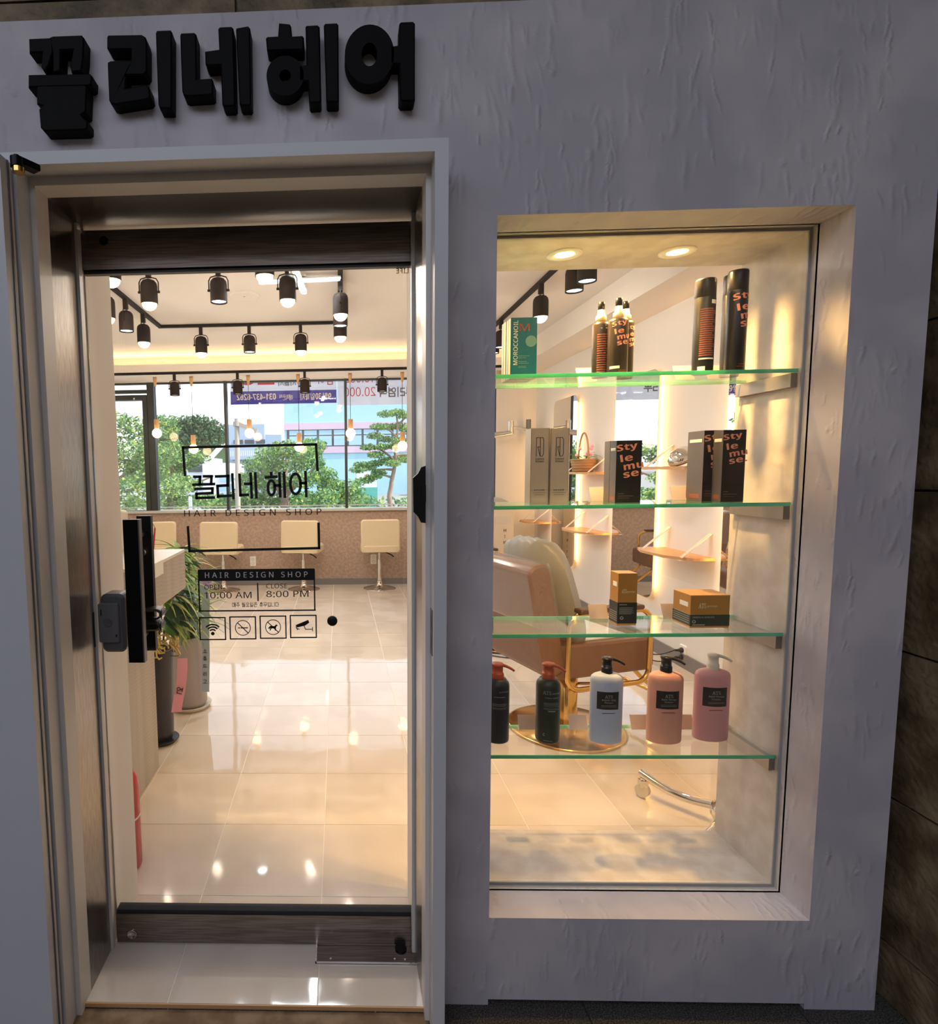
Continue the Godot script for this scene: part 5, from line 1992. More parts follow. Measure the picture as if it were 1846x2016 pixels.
func furniture() -> void:
	# ----- reception desk
	var far := py_(313, 1510, 0)
	var zf := far.z
	var xd := far.x
	var zn := -2.15
	var t := thing("reception_desk", "pale grey reception desk with a thick overhanging counter top", "desk", Vector3(xd, 0, (zf + zn) / 2))
	var hz := (zn - zf) / 2
	var mb := MB.new()
	mb.box(Vector3(-.75, 0, -hz), Vector3(0, .86, hz))
	put(mb, "desk_body", M.desk_grey, t)
	var cz := zf - .04
	var c0 := pz(363, 1081, cz)
	var c1 := pz(363, 1156, cz)
	mb = MB.new()
	mb.box(Vector3(-.85, c1.y, -hz - .04), Vector3(c0.x - xd, c0.y - .012, hz))
	put(mb, "counter_apron", M.desk_grey, t)
	mb = MB.new()
	mb.box(Vector3(-.85, c0.y - .0118, -hz - .041), Vector3(c0.x - xd + .001, c0.y, hz))
	put(mb, "counter_top", M.desk_top, t)
	var yt := c0.y
	# paper sheet folded over the counter edge, card terminal and tower on the desk
	var pp := thing("paper_sheet", "small paper sheet folded over the counter edge", "paper", Vector3(c0.x, yt, cz + .42))
	mb = MB.new()
	mb.box(Vector3(-.10, .0008, -.07), Vector3(.002, .002, .07))
	mb.box(Vector3(.0015, -.055, -.07), Vector3(.003, .002, .07))
	put(mb, "sheet", M.paper_white, pp)
	var q := pz(231, 1085, -2.62)
	var ct := thing("card_terminal", "beige payment terminal tower on the reception counter", "terminal", Vector3(q.x - .02, yt, -2.62))
	mb = MB.new()
	mb.at(Transform3D(Basis(Vector3.RIGHT, -.12), Vector3(0, .007, 0)))
	mb.rbox(Vector3(-.09, .0, -.05), Vector3(.05, .19, .05), .016, .006)
	put(mb, "terminal_body", M.beige_plastic, ct)
	fit("S", .016, .022, M.ink, "marking", ct, Transform3D(Basis(), Vector3(.028, .12, .038)), true)
	var pn := pz(305, 1060, -2.75)
	var pe := thing("pen_on_cord", "dark red pen standing on the counter beside the door pull", "pen", Vector3(pn.x - .01, yt, -2.75))
	mb = MB.new()
	mb.tube(PackedVector3Array([Vector3(0, .0, 0), Vector3(.012, .10, 0)]), .005, 8, .004)
	put(mb, "pen_body", M.flower_red, pe)
	hose([Vector3(.012, .10, 0), Vector3(.0, .125, 0), Vector3(-.03, .13, 0), Vector3(-.06, .06, 0), Vector3(-.06, .002, 0)], .0012, "cord", M.black_plastic, pe)
	# ----- fire extinguisher by the wall end
	var fe := py_(266, 1722, 0)
	var ex := thing("fire_extinguisher", "red fire extinguisher standing behind the white wall end", "fire extinguisher", Vector3(fe.x - .062, 0, fe.z - .05))
	mb = MB.new()
	mb.lathe([Vector2(0, 0), Vector2(.060, 0), Vector2(.068, .008), Vector2(.068, .30), Vector2(.062, .33), Vector2(.04, .36), Vector2(.02, .372), Vector2(0, .374)], 32)
	put(mb, "cylinder_body", M.red_paint, ex)
	mb = MB.new()
	mb.lathe([Vector2(.0684, .185), Vector2(.0684, .192)], 32)
	put(mb, "band", M.paper_white, ex)
	mb = MB.new()
	mb.cyl(Vector3(0, .37, 0), Vector3(0, .41, 0), .016)
	mb.cbox(Vector3(-.03, .42, 0), Vector3(.10, .012, .018))
	put(mb, "valve_handle", M.black_metal, ex)
	# ----- stools at the window bar
	var S := [[318, 1160, 1037, "half hidden behind the door pull"], [441, 1163, 1043, "turned slightly, beside the potted plants"], [598, 1160, 1026, "under the lettered bracket's corner"], [747, 1158.5, 1022, "standing alone beside a wall socket"]]
	var turns := [.1, -.12, -.2, .02]
	var first: Node3D
	for k in 4:
		var b := py_(S[k][0], S[k][1], 0)
		var label: String = "cream leather swivel stool on chrome foot, " + S[k][3]
		if k == 0:
			first = make_stool(label)
			first.position = b
			first.rotation.y = turns[k]
		else:
			dup(first, "bar_stool", b, turns[k], label)
	# ----- wall sockets on the brown wall
	for s in [[498, 1105, "between the two stools nearest the plants"], [735, 1101, "beside the lone stool"]]:
		var p := pz(s[0], s[1], ZB)
		var o := thing("wall_socket", "white double wall socket on the brown wall, %s" % s[2], "socket", Vector3(p.x, p.y, ZB), 0, "white wall sockets")
		mb = MB.new()
		mb.rbox(Vector3(-.036, -.06, 0), Vector3(.036, .06, .010), .008, .003)
		put(mb, "socket_plate", M.paper_white, o)
		mb = MB.new()
		for yy in [-.026, .026]:
			mb.ring(Vector2(0, yy), .017, .017, .005, .0095, .012, 18)
			mb.box(Vector3(-.008, yy - .003, .0095), Vector3(-.003, yy + .003, .0112))
			mb.box(Vector3(.003, yy - .003, .0095), Vector3(.008, yy + .003, .0112))
		put(mb, "socket_cup", M.saucer, o)
	# ----- socket with two plugs on the mirror wall, cords on the floor
	var w := px_(1345, 1287, XR)
	var so := thing("wall_socket", "white double wall socket with two black plugs on the mirror wall", "socket", w, 0, "white wall sockets")
	mb = MB.new()
	mb.at(Transform3D(Basis(Vector3.UP, -PI / 2), Vector3.ZERO))
	mb.rbox(Vector3(-.036, -.062, 0), Vector3(.036, .062, .010), .01, .003)
	put(mb, "socket_plate", M.paper_white, so)
	for yy in [-.024, .026]:
		var pg := thing("power_plug", "black power plug in the %s cup of the mirror wall socket" % ("lower" if yy < 0 else "upper"), "plug", w + Vector3(-.010, yy, 0), 0, "black plugs with cords")
		mb = MB.new()
		mb.at(Transform3D(Basis(Vector3.BACK, PI / 2), Vector3.ZERO))
		mb.lathe([Vector2(0, 0), Vector2(.019, 0), Vector2(.019, .010), Vector2(.010, .022), Vector2(.007, .05), Vector2(0, .05)], 16)
		put(mb, "plug_body", M.black_plastic, pg)
		var dz := .1 if yy < 0 else .0
		hose([Vector3(-.05, 0, 0), Vector3(-.14, -.04, -.03), Vector3(-.20, -w.y * .6, -.12 - dz), Vector3(-.26, -w.y - yy + .006, -.25 - dz), Vector3(-.6, -w.y - yy + .006, -.45 - dz), Vector3(-1.1, -w.y - yy + .006, -.2 - dz), Vector3(-1.5, -w.y - yy + .006, -.5)], .004, "cord", M.black_plastic, pg)
	# ----- rolling stand with chrome legs
	var hub := py_(1422, 1640, 0)
	var rs := thing("rolling_stand", "chrome rolling stand foot with curved legs and casters beside the display case", "stand", Vector3(hub.x + .02, 0, hub.z), 0)
	mb = MB.new()
	mb.lathe([Vector2(0, .05), Vector2(.05, .05), Vector2(.062, .07), Vector2(.06, .10), Vector2(.03, .13), Vector2(.022, .16), Vector2(.022, .9), Vector2(0, .9)], 24)
	put(mb, "column", M.chrome, rs)
	var ctip := py_(1257, 1568, 0)
	var dir := Vector3(ctip.x - rs.position.x, 0, ctip.z - rs.position.z)
	var a0 := atan2(-dir.z, dir.x)
	var ln := dir.length()
	for k in 4:
		var g := a0 + TAU * k / 4
		var e := Vector3(cos(g), 0, -sin(g))
		mb = MB.new()
		var path := PackedVector3Array()
		for i in 9:
			var uu := i / 8.0
			path.append(e * (.05 + uu * (ln - .05)) + Vector3(0, .09 - .02 * sin(uu * PI) + .05 * uu * uu * .4, 0))
		mb.tube(path, .016, 12)
		var lg := put(mb, "leg", M.chrome, rs)
		mb = MB.new()
		var cc := e * (ln - .015) + Vector3(0, .036, 0)
		var sd := e.cross(Vector3.UP)
		mb.cyl(cc - sd * .012, cc + sd * .012, .028, -1, 18)
		put(mb, "caster_wheel", M.saucer, lg)
		mb = MB.new()
		mb.cyl(cc + Vector3(0, .01, 0), cc + Vector3(0, .055, 0), .012, -1, 12)
		mb.cbox(cc + Vector3(0, .03, 0), Vector3(.03, .03, .03))
		put(mb, "caster_fork", M.chrome, lg)
	# ----- machine tower and lamp arm in the far corner
	var tw := thing("machine_tower", "beige machine tower with vertical lettering in the far corner", "machine", Vector3(1.86, 0, -7.0))
	mb = MB.new()
	mb.at(Transform3D(Basis(Vector3.RIGHT, -PI / 2), Vector3.ZERO))
	mb.rbox(Vector3(-.17, -.16, .02), Vector3(.17, .16, .95), .02, .006)
	put(mb, "tower_body", M.beige_plastic, tw)
	for s in 2:
		var bs := Basis() if s == 0 else Basis(Vector3.UP, PI / 2)
		var off := Vector3(.06, 0, .1605) if s == 0 else Vector3(.1705, 0, .0)
		var word := "HIMITSU"
		for i in word.length():
			fit(word[i], .03 if word[i] != "I" else .01, .034, M.ink, "tower_lettering", tw, Transform3D(bs, off + Vector3(0, .70 - i * .07, 0)), true)
	mb = MB.new()
	mb.rbox(Vector3(-.13, .78, .158), Vector3(.13, .86, .162), .01)
	put(mb, "tower_panel", M.saucer, tw)
	var cu := thing("grey_cushion", "grey cushion lying on top of the beige machine tower", "cushion", Vector3(1.84, .95, -7.0))
	mb = MB.new()
	mb.lathe([Vector2(0, 0), Vector2(.15, .0), Vector2(.18, .03), Vector2(.15, .08), Vector2(.06, .12), Vector2(0, .13)], 24)
	put(mb, "cushion_pad", M.grey_leather, cu)
	var ab := pz(1040, 846, -7.1)
	var ar := thing("jointed_tool_holder", "grey jointed tool arm fixed to the wall in the far corner", "tool arm", Vector3(ab.x, ab.y, -7.1))
	mb = MB.new()
	mb.cyl(Vector3(0, -.1, -.0), Vector3(0, .12, 0), .028)
	mb.cyl(Vector3(.0, 0, 0), Vector3(.06, 0, -.15), .02)
	put(mb, "wall_joint", M.lock_grey, ar)
	mb = MB.new()
	mb.cyl(Vector3(0, .0, 0), Vector3(-.22, .03, .05), .018)
	mb.cyl(Vector3(-.22, -.05, .05), Vector3(-.22, .10, .05), .03)
	mb.cyl(Vector3(-.22, -.04, .05), Vector3(-.52, -.07, .1), .034)
	put(mb, "arm_tube", M.chrome, ar)
	hose([Vector3(-.50, -.07, .1), Vector3(-.51, -.4, .12), Vector3(-.53, -.6, .14), Vector3(-.52, -.72, .14)], .008, "hanging_cable", M.black_plastic, ar)

func make_stool(label: String) -> Node3D:
	var t := thing("bar_stool", label, "stool", Vector3.ZERO, 0, "cream stools along the window bar")
	var mb := MB.new()
	mb.lathe([Vector2(0, 0), Vector2(.19, 0), Vector2(.193, .006), Vector2(.17, .012), Vector2(.09, .022), Vector2(.045, .045), Vector2(.032, .08), Vector2(.03, .10), Vector2(0, .10)], 36)
	put(mb, "chrome_foot", M.chrome, t)
	mb = MB.new()
	mb.cyl(Vector3(0, .09, 0), Vector3(0, .36, 0), .026, .024)
	mb.cyl(Vector3(0, .36, 0), Vector3(0, .45, 0), .015)
	put(mb, "gas_column", M.chrome, t)
	mb = MB.new()
	mb.cbox(Vector3(0, .455, 0), Vector3(.16, .02, .16))
	mb.tube(PackedVector3Array([Vector3(.05, .45, 0), Vector3(.14, .41, .02), Vector3(.17, .385, .02)]), .007, 8)
	put(mb, "seat_plate", M.black_metal, t)
	mb = MB.new()
	mb.at(Transform3D(Basis(Vector3.RIGHT, -PI / 2), Vector3(0, .465, 0)))
	mb.rbox(Vector3(-.22, -.2, 0), Vector3(.22, .19, .085), .05, .02, 6)
	put(mb, "seat", M.cream_leather, t)
	mb = MB.new()
	mb.at(Transform3D(Basis(Vector3.RIGHT, -.10), Vector3(0, .46, .16)))
	mb.rbox(Vector3(-.225, .0, -.03), Vector3(.225, .385, .035), .04, .015, 6)
	put(mb, "backrest", M.cream_leather, t)
	return t

func salon_chairs() -> void:
	var f := py_(1112, 1432, 0)
	var c := make_salon_chair("brown salon chair with gold frame, grey cushion and clear film over its back")
	c.position = Vector3(f.x, 0, f.z)
	c.rotation.y = .30
	dup(c, "salon_chair", Vector3(1.22, 0, -4.75), .2, "brown salon chair with gold frame before the mirror behind the black cartons")
	dup(c, "salon_chair", Vector3(1.22, 0, -6.2), .1, "brown salon chair with gold frame nearest the far corner")

func make_salon_chair(label: String) -> Node3D:
	# local +x is the way the chair faces, +z its near side
	var t := thing("salon_chair", label, "chair", Vector3.ZERO, 0, "brown salon chairs before the mirrors")
	var mb := MB.new()
	mb.lathe([Vector2(0, 0), Vector2(.30, 0), Vector2(.305, .006), Vector2(.29, .013), Vector2(.06, .02), Vector2(0, .02)], 48)
	put(mb, "base_disc", M.gold, t)
	mb = MB.new()
	mb.lathe([Vector2(.058, .018), Vector2(.058, .30), Vector2(.05, .305), Vector2(.03, .31), Vector2(.03, .37), Vector2(0, .37)], 28)
	put(mb, "column", M.gold, t)
	mb = MB.new()
	mb.tube(PackedVector3Array([Vector3(.05, .25, .03), Vector3(.10, .27, .10), Vector3(.12, .24, .16)]), .008, 8)
	put(mb, "pump_lever", M.gold, t)
	mb = MB.new()
	mb.at(Transform3D(Basis(), Vector3(0, .37, 0)))
	mb.rbox(Vector3(-.29, .0, -.25), Vector3(.33, .17, .25), .035, .012, 5)
	put(mb, "seat", M.brown_leather, t)
	mb = MB.new()
	mb.rbox(Vector3(-.10, .541, -.2), Vector3(.22, .548, .2), .003)
	put(mb, "seat_sheet", M.paper_white, t)
	var tilt := Transform3D(Basis(Vector3.BACK, .20), Vector3(-.25, .40, 0))
	mb = MB.new()
	mb.at(tilt)
	mb.rbox(Vector3(-.07, .0, -.26), Vector3(.05, .56, .26), .045, .012, 5)
	put(mb, "backrest", M.brown_leather, t)
	mb = MB.new()
	mb.at(tilt)
	mb.rbox(Vector3(-.078, .24, -.268), Vector3(.058, .572, .268), .05, .014, 5)
	put(mb, "clear_cover", M.clear_film, t)
	mb = MB.new()
	mb.at(tilt * Transform3D(Basis(Vector3.BACK, .12), Vector3(.165, .34, 0)))
	var keep := mb.xf
	for i in 3:
		mb.xf = keep * Transform3D(Basis(Vector3.RIGHT, PI / 2), Vector3(0, 0, 0))
	mb.xf = keep
	# puffed cushion: a rounded rectangle swept across with pinched ends
	var ns := 20
	var nr := 24
	var base := mb.v.size()
	for i in ns + 1:
		var u := lerpf(-1.0, 1.0, float(i) / ns)
		var s := pow(1.0 - pow(absf(u), 4.0), .5)
		for k in nr:
			var g := TAU * k / nr
			var cx := pow(absf(cos(g)), .7) * signf(cos(g))
			var cy := pow(absf(sin(g)), .55) * signf(sin(g))
			var ripple := 1.0 + .025 * sin(u * 22.0) * absf(cy)
			mb.vert(Vector3(cx * .085 * s, cy * .29 * (.55 + .45 * s) * ripple, u * .235), Vector3(cx, cy * .3, u * .6))
	for i in ns:
		for k in nr:
			var a := base + i * nr + k
			var b := base + i * nr + (k + 1) % nr
			mb.face(a, b, a + nr)
			mb.face(b, b + nr, a + nr)
	put(mb, "back_cushion", M.grey_leather, t)
	for s in [-1, 1]:
		var z: float = s * .285
		mb = MB.new()
		var path := PackedVector3Array()
		var pts := MB.rrect(-.22, .33, .26, .70, .07, 5)
		for p in pts:
			path.append(Vector3(p.x, p.y, z))
		path.append(path[0])
		path.append(path[1])
		mb.tube(path, .013, 10)
		put(mb, "arm_frame", M.gold, t)
		mb = MB.new()
		mb.rbox(Vector3(-.17, .706, z - .026), Vector3(.20, .73, z + .026), .011, .004)
		put(mb, "arm_pad", M.brown_leather_dark, t)
	mb = MB.new()
	mb.tube(PackedVector3Array([Vector3(.28, .36, -.15), Vector3(.34, .30, -.15), Vector3(.50, .17, -.15), Vector3(.53, .16, -.13), Vector3(.53, .16, .13), Vector3(.50, .17, .15), Vector3(.34, .30, .15), Vector3(.28, .36, .15)]), .011, 10)
	put(mb, "footrest", M.gold, t)
	return t

func leaf_mesh(length: float, width: float, droop: float, oval: bool, m: Material) -> ArrayMesh:
	var mb := MB.new()
	var n := 6
	for i in n + 1:
		var u := float(i) / n
		var w := width * (sin(PI * pow(u, .8)) if oval else (1.0 - u) * minf(1.0, .4 + u * 4.0))
		w = maxf(w, .0015)
		var p := Vector3(length * u * (1.0 - .25 * droop * u), -droop * length * u * u * .6, 0)
		var nn := Vector3(droop * u * .8, 1, 0).normalized()
		mb.vert(p + Vector3(0, width * .12, -w / 2), nn + Vector3(0, 0, .25))
		mb.vert(p, nn)
		mb.vert(p + Vector3(0, width * .12, w / 2), nn - Vector3(0, 0, .25))
	for i in n:
		var a := i * 3
		for k in 2:
			mb.face(a + k, a + k + 1, a + k + 3)
			mb.face(a + k + 1, a + k + 4, a + k + 3)
	return mb.mesh(m)

func ribbon(t: Node3D, path: PackedVector3Array, w: float, across: Vector3, m: Material, called: String) -> MeshInstance3D:
	var mb := MB.new()
	var d := across.normalized() * w / 2
	var n := path.size()
	for i in n:
		var tt := (path[mini(i + 1, n - 1)] - path[maxi(i - 1, 0)]).normalized()
		var nn := across.cross(tt).normalized()
		if nn.z < 0: nn = -nn
		mb.vert(path[i] - d, nn)
		mb.vert(path[i] + d, nn)
	for i in n - 1:
		var a := i * 2
		mb.face(a, a + 1, a + 2)
		mb.face(a + 1, a + 3, a + 2)
	return put(mb, called, m, t)

func plants() -> void:
	var rng := RandomNumberGenerator.new()
	rng.seed = 77
	var strap_g := leaf_mesh(.24, .038, .9, false, M.leaf_green)
	var strap_p := leaf_mesh(.22, .030, 1.0, false, M.leaf_pale)
	var oval_d := leaf_mesh(.17, .085, .7, true, M.leaf_dark)
	var oval_g := leaf_mesh(.13, .05, .8, true, M.leaf_green)
	# tall black pot beside the desk
	var f := py_(316, 1462, 0)
	var t := thing("potted_plant", "dark leafed plant with yellow wrap in a tall black pot beside the desk", "potted plant", Vector3(f.x, 0, f.z - .02), 0, "congratulation plants beside the desk")
	var ph := .50
	var mb := MB.new()
	mb.lathe([Vector2(0, .015), Vector2(.055, .015), Vector2(.066, .05), Vector2(.078, ph), Vector2(.078, ph), Vector2(.07, ph), Vector2(.07, ph - .03), Vector2(0, ph - .03)], 36)
	put(mb, "pot", M.pot_black, t)
	mb = MB.new()
	mb.lathe([Vector2(0, 0), Vector2(.075, 0), Vector2(.092, .02), Vector2(.088, .022), Vector2(.07, .010), Vector2(0, .010)], 36)
	put(mb, "saucer", M.black_plastic, t)
	mb = MB.new()
	mb.lathe([Vector2(.066, ph - .028), Vector2(0, ph - .02)], 24)
	put(mb, "soil", M.soil, t)
	mb = MB.new()
	for k in 4:
		mb.tube(PackedVector3Array([Vector3(.02 * (k - 1.5), ph - .03, .01 * k), Vector3(.03 * (k - 1.2), ph + .2, .015), Vector3(.05 * (k - 1.2), ph + .38, .0)]), .006, 6, .004)
	put(mb, "stem", M.stem_green, t)
	for k in 96:
		var y := ph + rng.randf_range(.12, .52)
		var g := rng.randf_range(-.9, .9)
		var o := put_mesh([oval_g, strap_p, oval_d, strap_g][k % 4], "leaf", t)
		var sc := rng.randf_range(.75, 1.1)
		var out := rng.randf_range(.03, .11)
		o.transform = Transform3D(Basis(Vector3.UP, g) * Basis(Vector3.BACK, rng.randf_range(-.3, .7)) * Basis(Vector3.RIGHT, rng.randf_range(-.5, .5)) * Basis.from_scale(Vector3.ONE * sc), Vector3(out * cos(g) + .02, y, -out * sin(g) + .01))
	# crinkled yellow bow: many thin loops of gauze
	mb = MB.new()
	for k in 46:
		var g := rng.randf() * TAU
		var ctr := Vector3(cos(g) * .088, ph + .035 + rng.randf_range(-.05, .05), sin(g) * .088)
		var ra := rng.randf_range(.018, .036)
		var tl := rng.randf_range(-.8, .8)
		var path := PackedVector3Array()
		for i in 8:
			var u := TAU * i / 8.0 * .9
			path.append(ctr + Vector3(cos(u) * ra * cos(tl), sin(u) * ra, cos(u) * ra * sin(tl) + .01 * sin(u * 2.0)).rotated(Vector3.UP, -g + PI / 2))
		mb.tube(path, .0045, 5)
	put(mb, "wrap_bow", M.wrap_yellow, t)
	# pink ribbon with handwriting
	var rp := PackedVector3Array()
	for q in [[359, 1296, .11], [359, 1315, .13], [358, 1335, .135], [355, 1358, .14], [350, 1382, .16], [347, 1402, .17]]:
		var w := pz(q[0], q[1], t.position.z + q[2])
		rp.append(w - t.position)
	var rb := ribbon(t, rp, .05, Vector3(1, 0, -.1), M.ribbon_pink, "pink_ribbon")
	var hl := put(hangul_line([["o","yeo","n"]], .032, .032, .004, 0, .001), "handwriting", M.ink, rb)
	hl.transform = Transform3D(Basis(Vector3.BACK, -.25), rp[3] + Vector3(-.012, .02, .012))
	# grey pot with variegated plant
	f = py_(370, 1398, 0)
	t = thing("potted_plant", "variegated leafy plant with blue ribbon in a round pale grey pot", "potted plant", Vector3(f.x, 0, f.z - .06), 0, "congratulation plants beside the desk")
	var r := .102
	ph = .44
	mb = MB.new()
	mb.lathe([Vector2(0, .02), Vector2(r * .9, .02), Vector2(r, .04), Vector2(r, ph), Vector2(r, ph), Vector2(r * .9, ph), Vector2(r * .9, ph - .04), Vector2(0, ph - .04)], 44)
	put(mb, "pot", M.pot_grey, t)
	mb = MB.new()
	mb.lathe([Vector2(0, 0), Vector2(r * 1.1, 0), Vector2(r * 1.25, .025), Vector2(r * 1.2, .027), Vector2(r * 1.05, .014), Vector2(0, .014)], 44)
	put(mb, "saucer", M.saucer, t)
	mb = MB.new()
	mb.lathe([Vector2(r * .9, ph - .03), Vector2(r * .5, ph - .012), Vector2(0, ph - .01)], 24)
	put(mb, "soil", M.soil, t)
	var tops := []
	for q in [[372, 1108, .0], [388, 1150, -.03], [352, 1098, .0], [362, 1178, .05], [386, 1192, .06], [345, 1205, .07], [370, 1225, .09], [392, 1222, .05]]:
		tops.append(rel(t, q[0], q[1], t.position.z + q[2]))
	for tp in tops:
		mb = MB.new()
		mb.tube(PackedVector3Array([Vector3(tp.x * .3, ph - .02, 0), Vector3(tp.x * .6, (ph + tp.y) / 2, tp.z * .5), tp]), .010, 8, .007)
		put(mb, "stem", M.stem_green, t)
		for k in 18:
			var g: float = TAU * k / 18.0 * 2.6 + tp.y * 9.0
			var o := put_mesh(strap_p if k % 2 else strap_g, "leaf", t)
			o.transform = Transform3D(Basis(Vector3.UP, g) * Basis(Vector3.BACK, lerpf(.2, 1.2, k / 18.0)) * Basis.from_scale(Vector3.ONE * rng.randf_range(.7, 1.0)), tp + Vector3(0, k * .003 - .03, 0))
	mb = MB.new()
	for k in 7:
		var g := TAU * k / 7.0
		mb.tube(PackedVector3Array([Vector3(0, 0, 0), Vector3(cos(g) * .028, sin(g) * .028, .02), Vector3(cos(g + .5) * .05, sin(g + .5) * .04, .0)]), .012, 6, .006)
	var lb := put(mb, "lilac_bow", M.ribbon_lilac, t)
	lb.position = pz(404, 1143, t.position.z + .09) - t.position
	mb = MB.new()
	for k in 6:
		var g := TAU * k / 6.0
		mb.tube(PackedVector3Array([Vector3.ZERO, Vector3(cos(g) * .03, sin(g) * .03, .02)]), .014, 6, .007)
	var fr := put(mb, "red_flower", M.flower_red, t)
	fr.position = pz(338, 1176, t.position.z + .06) - t.position
	rp = PackedVector3Array()
	for q in [[398, 1150, .10], [405, 1180, .11], [404, 1230, .12], [405, 1290, .12], [404, 1362, .12]]:
		rp.append(pz(q[0], q[1], t.position.z + q[2]) - t.position)
	rb = ribbon(t, rp, .047, Vector3(1, 0, .05), M.ribbon_blue, "blue_ribbon")
	var syl := [["s","u",""], ["g","o",""], ["d","eu",""], ["o","yo",""], ["p_","i",""]]
	for k in 5:
		var s: Array = [["s","o",""], ["j","o","o"], ["d","eu",""], ["r","i",""], ["g","o",""]][k]
		var h2 := put(hangul_line([s], .022, .022, .0028, 0, .001), "handwriting", M.ink, rb)
		h2.position = pz(401, 1278 + k * 15, t.position.z + .121) - t.position + Vector3(-.004, 0, .002)
	rp = PackedVector3Array([pz(352, 1170, t.position.z + .1) - t.position, pz(353, 1200, t.position.z + .12) - t.position, pz(358, 1235, t.position.z + .12) - t.position])
	ribbon(t, rp, .022, Vector3(1, .2, 0), M.ribbon_pink, "pink_ribbon")
	# flower basket on the upper wooden shelf
	var sy := px_(1160, 931, XR - .12)
	var yy := EYE.y + (sy.y - EYE.y) * (-5.56 / sy.z) + .01
	var b := thing("flower_basket", "wicker flower basket with handle on the upper wooden shelf", "basket", Vector3(XR - .12, yy, -5.58), 0)
	mat("wicker", rgb(168, 128, 86), .7)
	mb = MB.new()
	mb.lathe([Vector2(0, 0), Vector2(.085, 0), Vector2(.10, .05), Vector2(.115, .12), Vector2(.105, .12), Vector2(.09, .06), Vector2(0, .05)], 24)
	put(mb, "basket_bowl", M.wicker, b)
	mb = MB.new()
	for k in 5:
		var path := PackedVector3Array()
		for i in 25:
			var g := TAU * i / 24.0
			var rr := .090 + .005 * k
			path.append(Vector3(cos(g) * rr, .015 + .024 * k, sin(g) * rr))
		mb.tube(path, .007, 5, -1, false)
	put(mb, "wicker_coil", M.wicker, b)
	mb = MB.new()
	var hp := PackedVector3Array()
	for i in 13:
		var g := PI * i / 12.0
		hp.append(Vector3(0, .12 + sin(g) * .24, cos(g) * .11))
	mb.tube(hp, .008, 8)
	put(mb, "basket_handle", M.wicker, b)
	for k in 26:
		var g := rng.randf() * TAU
		var o := put_mesh(strap_g if k % 3 else oval_g, "leaf", b)
		o.transform = Transform3D(Basis(Vector3.UP, g) * Basis(Vector3.BACK, rng.randf_range(.1, 1.0)) * Basis.from_scale(Vector3.ONE * rng.randf_range(.45, .75)), Vector3(cos(g) * .04, .11 + rng.randf() * .03, -sin(g) * .04))
	mb = MB.new()
	for k in 9:
		var g := rng.randf() * TAU
		mb.ball(Vector3(cos(g) * .07, .15 + rng.randf() * .09, sin(g) * .09), .016, 1.0, 8)
	put(mb, "blossoms", M.ribbon_pink, b)

# ---------- outside the far windows
func crown(t: Node3D, blobs: Array, count: int, size: float, ms: Array, rng: RandomNumberGenerator, flat := .5) -> void:
	for mi in ms.size():
		var mb := MB.new()
		for i in count / ms.size():
			var b: Array = blobs[rng.randi() % blobs.size()]
			var c: Vector3 = b[0]
			var e: Vector3 = b[1]
			var d := Vector3(rng.randfn(), rng.randfn(), rng.randfn()).normalized()
			var rad := pow(rng.randf(), .4)
			var p := c + Vector3(d.x * e.x, d.y * e.y, d.z * e.z) * rad
			var nn := (Vector3(rng.randfn(), rng.randfn() + flat, rng.randfn())).normalized()
			var u := nn.cross(Vector3(rng.randfn(), rng.randfn(), rng.randfn())).normalized() * size * rng.randf_range(.6, 1.2)
			var w := nn.cross(u).normalized() * size * rng.randf_range(.35, .6)
			var a := mb.vert(p - u, nn)
			mb.vert(p - w * .9, nn)
			mb.vert(p + u, nn)
			mb.vert(p + w * .9, nn)
			mb.face(a, a + 1, a + 2)
			mb.face(a, a + 2, a + 3)
		put(mb, "crown", ms[mi], t)

func limbs(t: Node3D, segs: Array, m: Material) -> void:
	var mb := MB.new()
	for s in segs:
		mb.tube(PackedVector3Array([s[0], (s[0] + s[1]) / 2 + Vector3(.02, .03, 0), s[1]]), s[2], 8, s[3])
	put(mb, "trunk", m, t)

